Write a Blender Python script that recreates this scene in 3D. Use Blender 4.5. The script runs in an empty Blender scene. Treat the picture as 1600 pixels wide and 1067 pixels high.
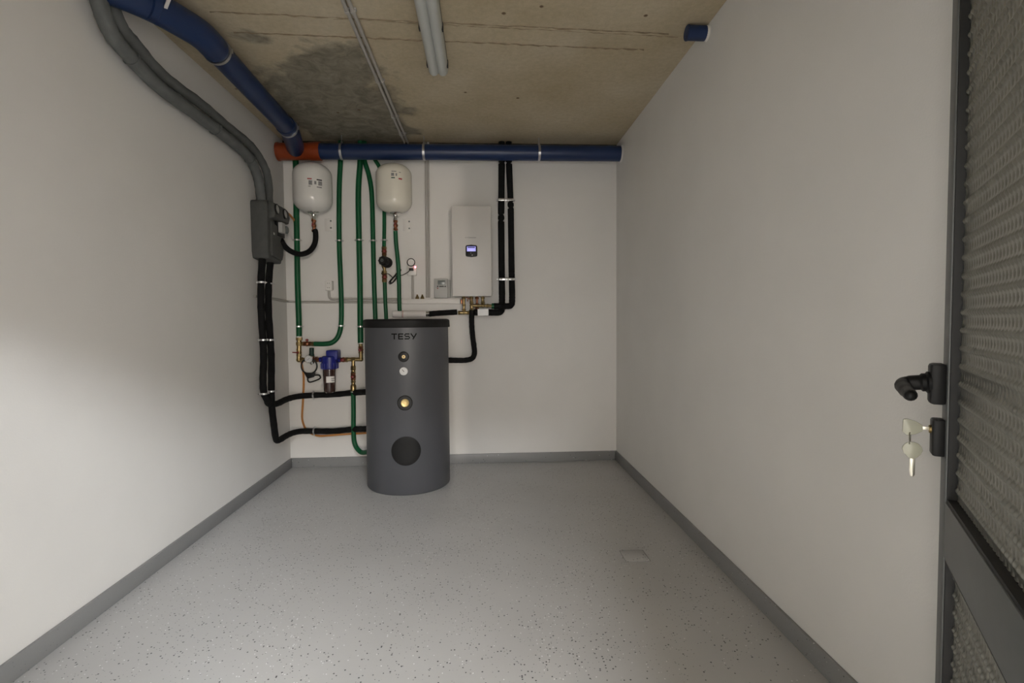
import bpy, bmesh, math, random
from mathutils import Vector, Matrix
random.seed(7)
PI = math.pi
SC = bpy.context.scene
COL = SC.collection

# ---------------------------------------------------------------- camera, world, lights, exposure
W, H = 2.7701, 2.70          # room width (x) and height (z); back wall y = 0, the camera looks along +y
cam_d = bpy.data.cameras.new('camera')
cam = bpy.data.objects.new('camera', cam_d); COL.objects.link(cam)
cam_d.sensor_width = 36.0; cam_d.lens = 790.3149 / 1600.0 * 36.0
cam_d.clip_start = 0.02; cam_d.clip_end = 60
cam.location = (1.6146, -4.3027, 1.2101)
cam.rotation_mode = 'XYZ'
cam.matrix_world = (Matrix.Translation(cam.location) @ Matrix.Rotation(-0.0586, 4, 'Z')
                    @ Matrix.Rotation(PI / 2 - 0.0399, 4, 'X') @ Matrix.Rotation(-0.008, 4, 'Z'))
SC.camera = cam
SC.view_settings.view_transform = 'Standard'
SC.view_settings.look = 'None'
SC.view_settings.gamma = 1.0
SC.view_settings.use_curve_mapping = False
SC.view_settings.exposure = 0.35

world = bpy.data.worlds.new('world'); SC.world = world
world.use_nodes = True
world.node_tree.nodes['Background'].inputs[0].default_value = (1.0, 0.94, 0.875, 1)
world.node_tree.nodes['Background'].inputs[1].default_value = 6.5

def area(name, loc, target, sx, sy, power, color):
    l = bpy.data.lights.new(name, 'AREA'); l.shape = 'RECTANGLE'; l.size = sx; l.size_y = sy
    l.energy = power; l.color = color
    o = bpy.data.objects.new(name, l); COL.objects.link(o); o.location = loc
    o.rotation_euler = (Vector(target) - Vector(loc)).to_track_quat('-Z', 'Y').to_euler()
    return o
area('corridor_lamp', (2.5, -5.6, 2.78), (1.2, -3.2, 0.6), 1.4, 0.12, 172, (0.92, 0.96, 1.0))
area('vessel_glint_helper', (3.2, -11.0, 1.30), (0.8, 0, 2.2), 0.14, 0.14, 90, (1.0, 0.88, 0.74))  # added unseen lamp, meant to put glints on the vessels

# ---------------------------------------------------------------- materials
def mat(name, col, rough=0.5, metal=0.0, var=0.0, scale=8.0, bump=0.0, bscale=60.0, coat=0.0, alpha=None, emit=None, trans=0.0, spec=0.5):
    m = bpy.data.materials.new(name); m.use_nodes = True
    nt = m.node_tree; N = nt.nodes; Lk = nt.links
    b = N['Principled BSDF']
    b.inputs['Roughness'].default_value = rough; b.inputs['Metallic'].default_value = metal
    b.inputs['Coat Weight'].default_value = coat
    b.inputs['Specular IOR Level'].default_value = spec
    b.inputs['Base Color'].default_value = (*col, 1)
    if trans: b.inputs['Transmission Weight'].default_value = trans
    if alpha is not None: b.inputs['Alpha'].default_value = alpha
    if emit:
        b.inputs['Emission Color'].default_value = (*emit[0], 1); b.inputs['Emission Strength'].default_value = emit[1]
    tc = N.new('ShaderNodeTexCoord')
    if var > 0:
        n = N.new('ShaderNodeTexNoise'); n.inputs['Scale'].default_value = scale; n.inputs['Detail'].default_value = 4
        Lk.new(tc.outputs['Object'], n.inputs['Vector'])
        r = N.new('ShaderNodeValToRGB')
        r.color_ramp.elements[0].position = 0.3; r.color_ramp.elements[1].position = 0.7
        r.color_ramp.elements[0].color = (*[c * (1 - var) for c in col], 1)
        r.color_ramp.elements[1].color = (*[min(1, c * (1 + var)) for c in col], 1)
        Lk.new(n.outputs['Fac'], r.inputs['Fac']); Lk.new(r.outputs['Color'], b.inputs['Base Color'])
    if bump > 0:
        n2 = N.new('ShaderNodeTexNoise'); n2.inputs['Scale'].default_value = bscale; n2.inputs['Detail'].default_value = 5
        Lk.new(tc.outputs['Object'], n2.inputs['Vector'])
        bp = N.new('ShaderNodeBump'); bp.inputs['Strength'].default_value = bump; bp.inputs['Distance'].default_value = 0.004
        Lk.new(n2.outputs['Fac'], bp.inputs['Height']); Lk.new(bp.outputs['Normal'], b.inputs['Normal'])
    return m

M = {}
M['wall'] = mat('plaster_white', (0.75, 0.735, 0.71), 0.9, var=0.02, scale=3, bump=0.12, bscale=140, spec=0.2)
M['blue'] = mat('blue_pvc', (0.010, 0.028, 0.095), 0.38, var=0.06, scale=6)
M['orange'] = mat('orange_pvc', (0.30, 0.050, 0.010), 0.42, var=0.08, scale=9)
M['green'] = mat('green_ppr', (0.004, 0.085, 0.030), 0.42, var=0.12, scale=12, spec=0.3)
M['dkgreen'] = mat('dark_green_plastic', (0.008, 0.035, 0.025), 0.5, var=0.1)
M['foam'] = mat('black_rubber_foam', (0.006, 0.006, 0.0062), 0.8, var=0.3, scale=30, bump=0.3, bscale=90, spec=0.22)
M['greyfoam'] = mat('grey_foam', (0.125, 0.133, 0.13), 0.7, var=0.14, scale=14, bump=0.35, bscale=70)
M['steel'] = mat('galvanised_steel', (0.62, 0.62, 0.62), 0.32, 1.0, var=0.12, scale=40)
M['chrome'] = mat('chrome', (0.8, 0.8, 0.78), 0.16, 1.0)
M['brass'] = mat('brass', (0.37, 0.275, 0.13), 0.34, 1.0, var=0.15, scale=30)
M['copper'] = mat('copper_fitting', (0.36, 0.155, 0.085), 0.36, 1.0, var=0.2, scale=40)
M['red'] = mat('red_handle', (0.2, 0.018, 0.016), 0.45, var=0.1)
M['tank'] = mat('grey_tank_foil', (0.071, 0.073, 0.082), 0.46, var=0.03, scale=5, bump=0.08, bscale=300)
M['lid'] = mat('black_lid', (0.009, 0.009, 0.0092), 0.6, var=0.15, scale=20, spec=0.25)
M['black'] = mat('black_plastic', (0.008, 0.008, 0.0085), 0.45, var=0.1, spec=0.3)
M['ink'] = mat('black_print', (0.004, 0.004, 0.004), 0.7, spec=0.1)
M['inkred'] = mat('red_print', (0.35, 0.02, 0.02), 0.6)
M['inkgreen'] = mat('green_print', (0.01, 0.06, 0.04), 0.6)
M['inkgrey'] = mat('grey_print', (0.22, 0.22, 0.22), 0.6, var=0.6, scale=260)
M['vesselw'] = mat('white_enamel', (0.72, 0.71, 0.68), 0.21, var=0.02)
M['vesselc'] = mat('cream_enamel', (0.74, 0.71, 0.62), 0.21, var=0.02)
M['unit'] = mat('white_powder_coat', (0.62, 0.60, 0.575), 0.42, var=0.01)
M['screen'] = mat('lit_display', (0.3, 0.3, 0.6), 0.2, emit=((0.42, 0.40, 1.0), 0.62))
M['led'] = mat('red_led', (0.9, 0.3, 0.35), 0.3, emit=((1.0, 0.18, 0.25), 8.0))
M['lcd'] = mat('grey_lcd', (0.16, 0.18, 0.17), 0.25)
M['white'] = mat('white_plastic', (0.74, 0.72, 0.69), 0.45, var=0.01)
M['conduit'] = mat('grey_conduit', (0.42, 0.40, 0.37), 0.5, var=0.05, scale=20)
M['ctrl'] = mat('light_grey_plastic', (0.44, 0.44, 0.425), 0.5, var=0.02)
M['station'] = mat('grey_epp_shell', (0.082, 0.084, 0.08), 0.7, var=0.12, scale=25, bump=0.25, bscale=160)
M['filterblue'] = mat('royal_blue_plastic', (0.010, 0.016, 0.20), 0.4, var=0.1)
M['bowl'] = mat('smoky_brown_bowl', (0.055, 0.03, 0.025), 0.15, var=0.25, scale=18, coat=0.4)
M['cable_orange'] = mat('orange_cable', (0.48, 0.20, 0.045), 0.5, var=0.1)
M['doorframe'] = mat('dark_grey_lacquer', (0.105, 0.11, 0.11), 0.42, var=0.04, scale=30)
M['gasket'] = mat('black_gasket', (0.014, 0.014, 0.014), 0.6)
M['mesh'] = mat('embossed_sheet', (0.30, 0.295, 0.26), 0.28, 0.7, var=0.06, scale=30)
M['keyhead'] = mat('pale_clear_key_plastic', (0.62, 0.62, 0.50), 0.25, trans=0.25, coat=0.3)
M['nickel'] = mat('nickel_key', (0.55, 0.53, 0.46), 0.3, 1.0)
M['fixture'] = mat('grey_luminaire_cover', (0.50, 0.52, 0.50), 0.28, var=0.03, scale=4, coat=0.2)
M['fixbase'] = mat('grey_luminaire_tray', (0.22, 0.22, 0.20), 0.5)
M['tube'] = mat('unlit_tube', (0.72, 0.70, 0.68), 0.25)
M['dialwhite'] = mat('dial_white', (0.66, 0.66, 0.66), 0.35)
M['concrete_fin'] = mat('concrete_fin', (0.235, 0.185, 0.12), 0.9, var=0.25, scale=30, bump=0.4, bscale=60)
M['outside'] = mat('grey_light_blocker', (0.52, 0.52, 0.51), 0.9, var=0.05)  # tone of the added wall outside, set to bounce lamp light
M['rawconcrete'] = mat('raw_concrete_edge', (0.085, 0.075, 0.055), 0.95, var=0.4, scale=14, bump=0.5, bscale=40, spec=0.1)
M['paper'] = mat('paper_label', (0.82, 0.80, 0.78), 0.6)
M['tagpaper'] = mat('white_sticker', (0.95, 0.95, 0.95), 0.5)

def concrete():
    m = bpy.data.materials.new('cast_concrete'); m.use_nodes = True
    nt = m.node_tree; N = nt.nodes; K = nt.links; b = N['Principled BSDF']
    b.inputs['Roughness'].default_value = 0.92; b.inputs['Specular IOR Level'].default_value = 0.2
    tc = N.new('ShaderNodeTexCoord')
    def noise(scale, detail, rough=0.6, vec=None, dist=0.0):
        n = N.new('ShaderNodeTexNoise'); n.inputs['Scale'].default_value = scale; n.inputs['Detail'].default_value = detail
        n.inputs['Roughness'].default_value = rough; n.inputs['Distortion'].default_value = dist
        K.new(vec or tc.outputs['Object'], n.inputs['Vector']); return n.outputs['Fac']
    def ramp(f, p0, c0, p1, c1):
        r = N.new('ShaderNodeValToRGB'); e = r.color_ramp.elements
        e[0].position = p0; e[0].color = (*c0, 1); e[1].position = p1; e[1].color = (*c1, 1)
        K.new(f, r.inputs['Fac']); return r.outputs['Color']
    def mix(mode, f, a, c):
        x = N.new('ShaderNodeMix'); x.data_type = 'RGBA'; x.blend_type = mode
        if isinstance(f, float): x.inputs[0].default_value = f
        else: K.new(f, x.inputs[0])
        for v, i in ((a, 6), (c, 7)):
            if isinstance(v, tuple): x.inputs[i].default_value = (*v, 1)
            else: K.new(v, x.inputs[i])
        return x.outputs[2]
    base = ramp(noise(1.6, 5, 0.55), 0.32, (0.45, 0.375, 0.25), 0.68, (0.57, 0.50, 0.375))
    fine = ramp(noise(34, 6, 0.7), 0.3, (0.82, 0.82, 0.82), 0.72, (1.08, 1.08, 1.08))
    c = mix('MULTIPLY', 0.8, base, fine)
    # damp grey stain with an irregular edge, over the part above the vessels
    sx = N.new('ShaderNodeSeparateXYZ'); K.new(tc.outputs['Object'], sx.inputs[0])
    def m2(op, a, v):
        x = N.new('ShaderNodeMath'); x.operation = op
        for q, i in ((a, 0), (v, 1)):
            if isinstance(q, (int, float)): x.inputs[i].default_value = q
            else: K.new(q, x.inputs[i])
        return x.outputs[0]
    wob = noise(2.6, 6, 0.62, dist=0.4)
    # distance from the stain centre, stretched, plus wobble
    dx = m2('DIVIDE', m2('SUBTRACT', sx.outputs[0], -0.72)  , 0.50)
    dy = m2('DIVIDE', m2('SUBTRACT', sx.outputs[1], 1.40), 1.0)
    d = m2('ADD', m2('POWER', m2('ABSOLUTE', dx, 0), 2.0), m2('POWER', m2('ABSOLUTE', dy, 0), 2.0))
    s = m2('ADD', d, m2('MULTIPLY', m2('SUBTRACT', wob, 0.5), 3.4))
    st = ramp(s, 0.62, (1, 1, 1), 1.25, (0, 0, 0))
    streak = ramp(noise(9, 6, 0.7, dist=1.2), 0.35, (0.185, 0.165, 0.125), 0.75, (0.36, 0.33, 0.26))
    c = mix('MIX', st, c, streak)
    # pale lime bloom and small dark blow holes
    bloom = ramp(noise(4.5, 7, 0.7, dist=0.6), 0.60, (0, 0, 0), 0.74, (0.5, 0.5, 0.5))
    c = mix('MIX', bloom, c, (0.46, 0.43, 0.34))
    v = N.new('ShaderNodeTexVoronoi'); v.inputs['Scale'].default_value = 5.5; v.inputs['Randomness'].default_value = 1.0
    K.new(tc.outputs['Object'], v.inputs['Vector'])
    holes = ramp(v.outputs['Distance'], 0.045, (1, 1, 1), 0.075, (0, 0, 0))
    vr = N.new('ShaderNodeSeparateColor'); K.new(v.outputs['Color'], vr.inputs[0])
    hm = m2('MULTIPLY', holes, m2('GREATER_THAN', vr.outputs[0], 0.55))
    c = mix('MIX', hm, c, (0.15, 0.105, 0.065))
    K.new(c, b.inputs['Base Color'])
    bp = N.new('ShaderNodeBump'); bp.inputs['Strength'].default_value = 0.35; bp.inputs['Distance'].default_value = 0.006
    K.new(noise(22, 8, 0.7), bp.inputs['Height']); K.new(bp.outputs['Normal'], b.inputs['Normal'])
    return m
M['concrete'] = concrete()

def flake_floor(name, base, amount, seam=False):
    m = bpy.data.materials.new(name); m.use_nodes = True
    nt = m.node_tree; N = nt.nodes; K = nt.links; b = N['Principled BSDF']
    b.inputs['Roughness'].default_value = 0.42
    tc = N.new('ShaderNodeTexCoord')
    c_prev = None
    def clump(scale):
        n = N.new('ShaderNodeTexNoise'); n.inputs['Scale'].default_value = scale; n.inputs['Detail'].default_value = 3
        K.new(tc.outputs['Object'], n.inputs['Vector']); return n.outputs['Fac']
    nb = N.new('ShaderNodeValToRGB'); nb.color_ramp.elements[0].position = 0.3; nb.color_ramp.elements[1].position = 0.7
    nb.color_ramp.elements[0].color = (*[c * 0.95 for c in base], 1); nb.color_ramp.elements[1].color = (*[c * 1.05 for c in base], 1)
    K.new(clump(2.2), nb.inputs['Fac']); c_prev = nb.outputs['Color']
    def flakes(scale, size, lo, col, seed, cs):
        nonlocal c_prev
        mp = N.new('ShaderNodeMapping'); mp.inputs['Location'].default_value = (seed, seed * 0.7, seed * 1.3)
        K.new(tc.outputs['Object'], mp.inputs['Vector'])
        v = N.new('ShaderNodeTexVoronoi'); v.inputs['Scale'].default_value = scale
        K.new(mp.outputs[0], v.inputs['Vector'])
        sep = N.new('ShaderNodeSeparateColor'); K.new(v.outputs['Color'], sep.inputs[0])
        r = N.new('ShaderNodeValToRGB'); r.color_ramp.interpolation = 'LINEAR'
        r.color_ramp.elements[0].position = size * 0.8; r.color_ramp.elements[0].color = (1, 1, 1, 1)
        r.color_ramp.elements[1].position = size; r.color_ramp.elements[1].color = (0, 0, 0, 1)
        K.new(v.outputs['Distance'], r.inputs['Fac'])
        a = N.new('ShaderNodeMath'); a.operation = 'MULTIPLY_ADD'; a.inputs[1].default_value = 0.5 * amount; a.inputs[2].default_value = -0.25 * amount
        K.new(clump(cs), a.inputs[0])
        s2 = N.new('ShaderNodeMath'); s2.operation = 'ADD'; K.new(sep.outputs[0], s2.inputs[0]); K.new(a.outputs[0], s2.inputs[1])
        g = N.new('ShaderNodeMath'); g.operation = 'GREATER_THAN'; K.new(s2.outputs[0], g.inputs[0]); g.inputs[1].default_value = lo
        f = N.new('ShaderNodeMath'); f.operation = 'MULTIPLY'; K.new(r.outputs['Color'], f.inputs[0]); K.new(g.outputs[0], f.inputs[1])
        x = N.new('ShaderNodeMix'); x.data_type = 'RGBA'; K.new(f.outputs[0], x.inputs[0]); K.new(c_prev, x.inputs[6])
        x.inputs[7].default_value = (*col, 1); c_prev = x.outputs[2]
    flakes(88, 0.30, 1.0 - 0.11 * amount, (0.035, 0.035, 0.038), 3.1, 3.0)
    flakes(130, 0.30, 1.0 - 0.10 * amount, (0.17, 0.17, 0.175), 17.3, 4.0)
    flakes(105, 0.27, 1.0 - 0.06 * amount, (0.78, 0.78, 0.78), 31.7, 2.5)
    K.new(c_prev, b.inputs['Base Color'])
    n2 = N.new('ShaderNodeTexNoise'); n2.inputs['Scale'].default_value = 60; n2.inputs['Detail'].default_value = 4
    K.new(tc.outputs['Object'], n2.inputs['Vector'])
    bp = N.new('ShaderNodeBump'); bp.inputs['Strength'].default_value = 0.10; bp.inputs['Distance'].default_value = 0.003
    K.new(n2.outputs['Fac'], bp.inputs['Height']); K.new(bp.outputs['Normal'], b.inputs['Normal'])
    return m
M['floor'] = flake_floor('grey_epoxy_flakes', (0.455, 0.45, 0.445), 1.0)
M['base'] = flake_floor('grey_epoxy_skirting', (0.235, 0.235, 0.235), 0.2, False)

# ---------------------------------------------------------------- mesh helpers
ROOTM = {}
def root_of(o):
    while o.parent: o = o.parent
    return o
def thing(name, label, cat, loc, rotz=0.0, group=None, kind=None):
    o = bpy.data.objects.new(name, None); COL.objects.link(o)
    o.empty_display_size = 0.05; o.location = loc; o.rotation_euler = (0, 0, rotz)
    ROOTM[o.name] = Matrix.Translation(Vector(loc)) @ Matrix.Rotation(rotz, 4, 'Z')
    tag(o, label, cat, group, kind); return o
def tag(o, label=None, cat=None, group=None, kind=None):
    if label: o['label'] = label
    if cat: o['category'] = cat
    if group: o['group'] = group
    if kind: o['kind'] = kind
    return o
def obj(name, bm, m, parent=None, frame=None, sharp=0.6):
    if frame is not None: bm.transform(frame)
    bmesh.ops.recalc_face_normals(bm, faces=bm.faces[:])
    if parent is not None: mw = ROOTM[root_of(parent).name]
    else:
        xs = [v.co for v in bm.verts]
        lo = [min(c[i] for c in xs) for i in range(3)]; hi = [max(c[i] for c in xs) for i in range(3)]
        mw = Matrix.Translation(((lo[0] + hi[0]) / 2, (lo[1] + hi[1]) / 2, lo[2]))
    bm.transform(mw.inverted())
    for f in bm.faces: f.smooth = True
    for e in bm.edges:
        if len(e.link_faces) == 2 and e.calc_face_angle(0) > sharp: e.smooth = False
    me = bpy.data.meshes.new(name); bm.to_mesh(me); bm.free()
    o = bpy.data.objects.new(name, me); COL.objects.link(o)
    me.materials.append(M[m] if isinstance(m, str) else m)
    if parent is not None: o.parent = parent
    else:
        o.location = mw.translation; ROOTM[o.name] = mw
    return o
def struct(name, bm, m, label, parent=None, frame=None):
    o = obj(name, bm, m, parent, frame)
    if parent is None: tag(o, label, None, None, 'structure')
    return o
def nb(): return bmesh.new()
def vec(p): return Vector(p)

def box(bm, lo, hi, bev=0.0, seg=2):
    lo, hi = Vector(lo), Vector(hi)
    r = bmesh.ops.create_cube(bm, size=1.0); vs = r['verts']
    for v in vs: v.co = Vector([(lo[i] + hi[i]) / 2 + v.co[i] * (hi[i] - lo[i]) for i in range(3)])
    if bev > 0:
        es = list({e for v in vs for e in v.link_edges})
        bmesh.ops.bevel(bm, geom=es, offset=bev, segments=seg, profile=0.5, affect='EDGES')
    return bm
def prism(bm, pts, axis, a, b, bev=0.0):
    """extrude a 2-D outline: axis 0 -> pts are (y,z), 1 -> (x,z), 2 -> (x,y)"""
    def p3(p, t):
        return {0: (t, p[0], p[1]), 1: (p[0], t, p[1]), 2: (p[0], p[1], t)}[axis]
    A = [bm.verts.new(p3(p, a)) for p in pts]; B_ = [bm.verts.new(p3(p, b)) for p in pts]
    fs = [bm.faces.new(A), bm.faces.new(B_[::-1])]
    n = len(pts)
    for i in range(n): fs.append(bm.faces.new((A[i], B_[i], B_[(i + 1) % n], A[(i + 1) % n])))
    if bev > 0:
        es = list({e for f in fs for e in f.edges})
        bmesh.ops.bevel(bm, geom=es, offset=bev, segments=2, profile=0.5, affect='EDGES')
    return bm
def frame_of(d):
    d = Vector(d).normalized()
    a = Vector((0, 0, 1)) if abs(d.z) < 0.9 else Vector((1, 0, 0))
    u = d.cross(a).normalized(); return d, u, d.cross(u).normalized()
def lathe(bm, origin, axis, prof, seg=24):
    """revolve (radius, height) pairs about axis through origin"""
    d, u, w = frame_of(axis); o = Vector(origin); rings = []
    for r, h in prof:
        if r < 1e-6: rings.append([bm.verts.new(o + d * h)])
        else: rings.append([bm.verts.new(o + d * h + (u * math.cos(2 * PI * k / seg) + w * math.sin(2 * PI * k / seg)) * r) for k in range(seg)])
    for A, B_ in zip(rings, rings[1:]):
        for k in range(seg):
            k2 = (k + 1) % seg
            if len(A) == 1 and len(B_) == 1: continue
            if len(A) == 1: bm.faces.new((A[0], B_[k], B_[k2]))
            elif len(B_) == 1: bm.faces.new((A[k], A[k2], B_[0]))
            else: bm.faces.new((A[k], A[k2], B_[k2], B_[k]))
    for R_ in (rings[0], rings[-1]):
        if len(R_) > 1: bm.faces.new(R_)
    return bm
def cyl(bm, p0, p1, r, seg=20, ch=0.0):
    p0, p1 = Vector(p0), Vector(p1); L_ = (p1 - p0).length
    if ch > 0: return lathe(bm, p0, p1 - p0, [(r - ch, 0), (r, ch), (r, L_ - ch), (r - ch, L_)], seg)
    return lathe(bm, p0, p1 - p0, [(r, 0), (r, L_)], seg)
def hexnut(bm, p0, p1, r): return lathe(bm, p0, Vector(p1) - Vector(p0), [(r * .9, 0), (r, .002), (r, (Vector(p1) - Vector(p0)).length - .002), (r * .9, (Vector(p1) - Vector(p0)).length)], 6)
def ring(bm, c, axis, R_, r, seg=28, ms=8):
    d, u, w = frame_of(axis); c = Vector(c); rows = []
    for i in range(seg):
        a = 2 * PI * i / seg; q = u * math.cos(a) + w * math.sin(a)
        rows.append([bm.verts.new(c + q * (R_ + r * math.cos(2 * PI * j / ms)) + d * r * math.sin(2 * PI * j / ms)) for j in range(ms)])
    for i in range(seg):
        for j in range(ms):
            bm.faces.new((rows[i][j], rows[(i + 1) % seg][j], rows[(i + 1) % seg][(j + 1) % ms], rows[i][(j + 1) % ms]))
    return bm
def ball(bm, c, r, seg=14):
    return lathe(bm, c, (0, 0, 1), [(0 if i in (0, 8) else r * math.sin(PI * i / 8), -r * math.cos(PI * i / 8)) for i in range(9)], seg)
def catmull(pts, n=6, closed=False):
    P = [Vector(p) for p in pts]; out = []
    m = len(P)
    for i in range(m if closed else m - 1):
        p1, p2 = P[i], P[(i + 1) % m]
        p0 = P[i - 1] if (i > 0 or closed) else p1 * 2 - p2
        p3 = P[(i + 2) % m] if (i + 2 < m or closed) else p2 * 2 - p1
        for k in range(n):
            t = k / n
            out.append(0.5 * ((2 * p1) + (p2 - p0) * t + (2 * p0 - 5 * p1 + 4 * p2 - p3) * t * t + (3 * p1 - p0 - 3 * p2 + p3) * t ** 3))
    if not closed: out.append(P[-1])
    return out
def fillet(pts, rad, n=6):
    P = [Vector(p) for p in pts]; out = [P[0]]
    for i in range(1, len(P) - 1):
        a, b, c = P[i - 1], P[i], P[i + 1]
        r = min(rad, (a - b).length * .45, (c - b).length * .45)
        s, e = b + (a - b).normalized() * r, b + (c - b).normalized() * r
        for k in range(n + 1):
            t = k / n; out.append(s * (1 - t) ** 2 + b * 2 * t * (1 - t) + e * t * t)
    out.append(P[-1]); return out
def tube(bm, path, r, seg=14, closed=False, cap=True):
    P = [Vector(p) for p in path]
    Q = [P[0]]
    for p in P[1:]:
        if (p - Q[-1]).length > 1e-5: Q.append(p)
    P = Q; n = len(P); rows = []
    d0 = (P[1] - P[0]).normalized(); _, u, w = frame_of(d0); prev = d0
    for i in range(n):
        if closed: t = (P[(i + 1) % n] - P[i - 1]).normalized()
        elif i == 0: t = d0
        elif i == n - 1: t = (P[-1] - P[-2]).normalized()
        else: t = ((P[i + 1] - P[i]).normalized() + (P[i] - P[i - 1]).normalized()).normalized()
        q = prev.rotation_difference(t); u = (q @ u).normalized(); w = t.cross(u).normalized(); prev = t
        rr = r[i] if isinstance(r, (list, tuple)) else r
        rows.append([bm.verts.new(P[i] + (u * math.cos(2 * PI * k / seg) + w * math.sin(2 * PI * k / seg)) * rr) for k in range(seg)])
    for i in range(n if closed else n - 1):
        A, B_ = rows[i], rows[(i + 1) % n]
        for k in range(seg): bm.faces.new((A[k], A[(k + 1) % seg], B_[(k + 1) % seg], B_[k]))
    if cap and not closed: bm.faces.new(rows[0]); bm.faces.new(rows[-1][::-1])
    return bm
def cyl_patch(bm, cx, cy, R_, a0, a1, z0, z1, n=6, t=0.0008):
    """thin curved sheet on an upright cylinder; angles measured from -y towards +x; geometry has a front and an edge"""
    F_, G_ = [], []
    for i in range(n + 1):
        a = a0 + (a1 - a0) * i / n
        for z, lst in ((z0, F_), (z1, G_)):
            lst.append((bm.verts.new((cx + math.sin(a) * (R_ + t), cy - math.cos(a) * (R_ + t), z)),
                        bm.verts.new((cx + math.sin(a) * (R_ - t), cy - math.cos(a) * (R_ - t), z))))
    for i in range(n):
        bm.faces.new((F_[i][0], F_[i + 1][0], G_[i + 1][0], G_[i][0]))
        bm.faces.new((F_[i][1], G_[i][1], G_[i + 1][1], F_[i + 1][1]))
        bm.faces.new((F_[i][0], F_[i][1], F_[i + 1][1], F_[i + 1][0]))
        bm.faces.new((G_[i][0], G_[i + 1][0], G_[i + 1][1], G_[i][1]))
    for i in (0, n): bm.faces.new((F_[i][0], G_[i][0], G_[i][1], F_[i][1]))
    return bm
def clamp(parent, c, axis, r, out, m='steel'):
    """split pipe clamp: band, two ears and a bolt stem towards the wall (out points from the wall to the room)"""
    c = Vector(c); d = Vector(axis).normalized(); o = Vector(out).normalized()
    s = d.cross(o).normalized(); bm = nb()
    lathe(bm, c - d * .008, d, [(r - .002, .002), (r + .003, .002), (r + .003, .014), (r - .002, .014)], 20)
    for sg in (-1, 1):
        e = c + s * sg * (r + .010)
        cyl(bm, e - o * .008, e + o * .010, .0042, 8)
        box_c = e - s * sg * .004
        cyl(bm, box_c - d * .007, box_c + d * .007, .0045, 6)
    ball(bm, c + o * (r + .003), .0052, 8)
    cyl(bm, c - o * (r + .002), c - o * (r + .022), .005, 8)
    return obj('pipe_clamp', bm, m, parent)

# ---------------------------------------------------------------- the room
YF = -4.0                    # inner face of the front wall; the doorway in it is where the picture was taken from
bm = nb(); box(bm, (-0.2, -7.5, -0.1), (W + 0.2, 0.2, 0)); floor = struct('floor', bm, 'floor', 'grey epoxy floor sprinkled with black and white flakes')
bm = nb(); box(bm, (-0.2, -4.2, H), (W + 0.2, 0.2, H + 0.15)); ceiling = struct('ceiling', bm, 'concrete', 'stained raw concrete ceiling')
bm = nb(); box(bm, (-0.2, -4.2, 0), (0, 0.0, H)); struct('wall_left', bm, 'wall', 'white plaster wall on the left')
bm = nb(); box(bm, (W, -4.2, 0), (W + 0.2, 0.0, H)); struct('wall_right', bm, 'wall', 'white plaster wall on the right')
bm = nb(); box(bm, (-0.2, 0, 0), (W + 0.2, 0.2, H)); struct('wall_back', bm, 'wall', 'white plaster wall at the back carrying the pipework')
DL, DR, DT = 1.17, 2.13, 2.082
bm = nb(); box(bm, (0, -4.2, 0), (DL, YF, H)); box(bm, (DR, -4.2, 0), (W, YF, H)); box(bm, (DL, -4.2, DT), (DR, YF, H))
struct('wall_front', bm, 'wall', 'white plaster wall with the doorway')
def skirting(name, lo, hi, label):
    bm = nb(); box(bm, lo, hi, 0.003); return struct(name, bm, 'base', label)
bm = nb(); box(bm, (-0.2, -7.5, 2.85), (W + 0.9, -4.2, 3.0)); struct('ceiling_light_blocker', bm, 'concrete', 'added unseen concrete ceiling outside the doorway, blocking light from above')  # unseen slab added to keep out ambient light from above
bm = nb(); box(bm, (0.1, -7.5, 0), (0.3, -4.215, 2.85)); struct('wall_light_blocker', bm, 'outside', 'added unseen grey wall outside the doorway, blocking and bouncing light')  # added out of view to cut ambient light on the right wall
skirting('baseboard_left', (0, YF, 0), (0.014, 0, 0.08), 'grey coated skirting along the left wall')
skirting('baseboard_right', (W - 0.014, YF, 0), (W, 0, 0.08), 'grey coated skirting along the right wall')
skirting('baseboard_back', (0.014, -0.014, 0), (W - 0.014, 0, 0.08), 'grey coated skirting along the back wall')
bm = nb(); box(bm, (DL - .05, -4.215, 0), (DL + .0, -3.985, DT + .05), .002); box(bm, (DR, -4.215, 0), (DR + .05, -4.005, DT + .05), .002); box(bm, (DL, -4.215, DT), (DR, -3.985, DT + .05), .002)
struct('trim_1', bm, 'doorframe', 'dark grey steel frame around the doorway')

# the plaster of the back wall stops short of the ceiling: a rough strip of bare concrete with a ragged lower edge
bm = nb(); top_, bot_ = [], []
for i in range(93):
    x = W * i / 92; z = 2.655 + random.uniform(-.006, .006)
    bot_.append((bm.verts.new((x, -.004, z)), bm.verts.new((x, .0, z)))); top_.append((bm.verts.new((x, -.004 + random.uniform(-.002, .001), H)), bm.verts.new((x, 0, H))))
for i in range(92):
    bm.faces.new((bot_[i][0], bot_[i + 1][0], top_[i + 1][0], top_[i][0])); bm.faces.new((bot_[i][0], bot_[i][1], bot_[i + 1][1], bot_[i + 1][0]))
struct('trim_2', bm, 'rawconcrete', 'bare rough concrete strip above the blue pipe on the back wall')

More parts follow.
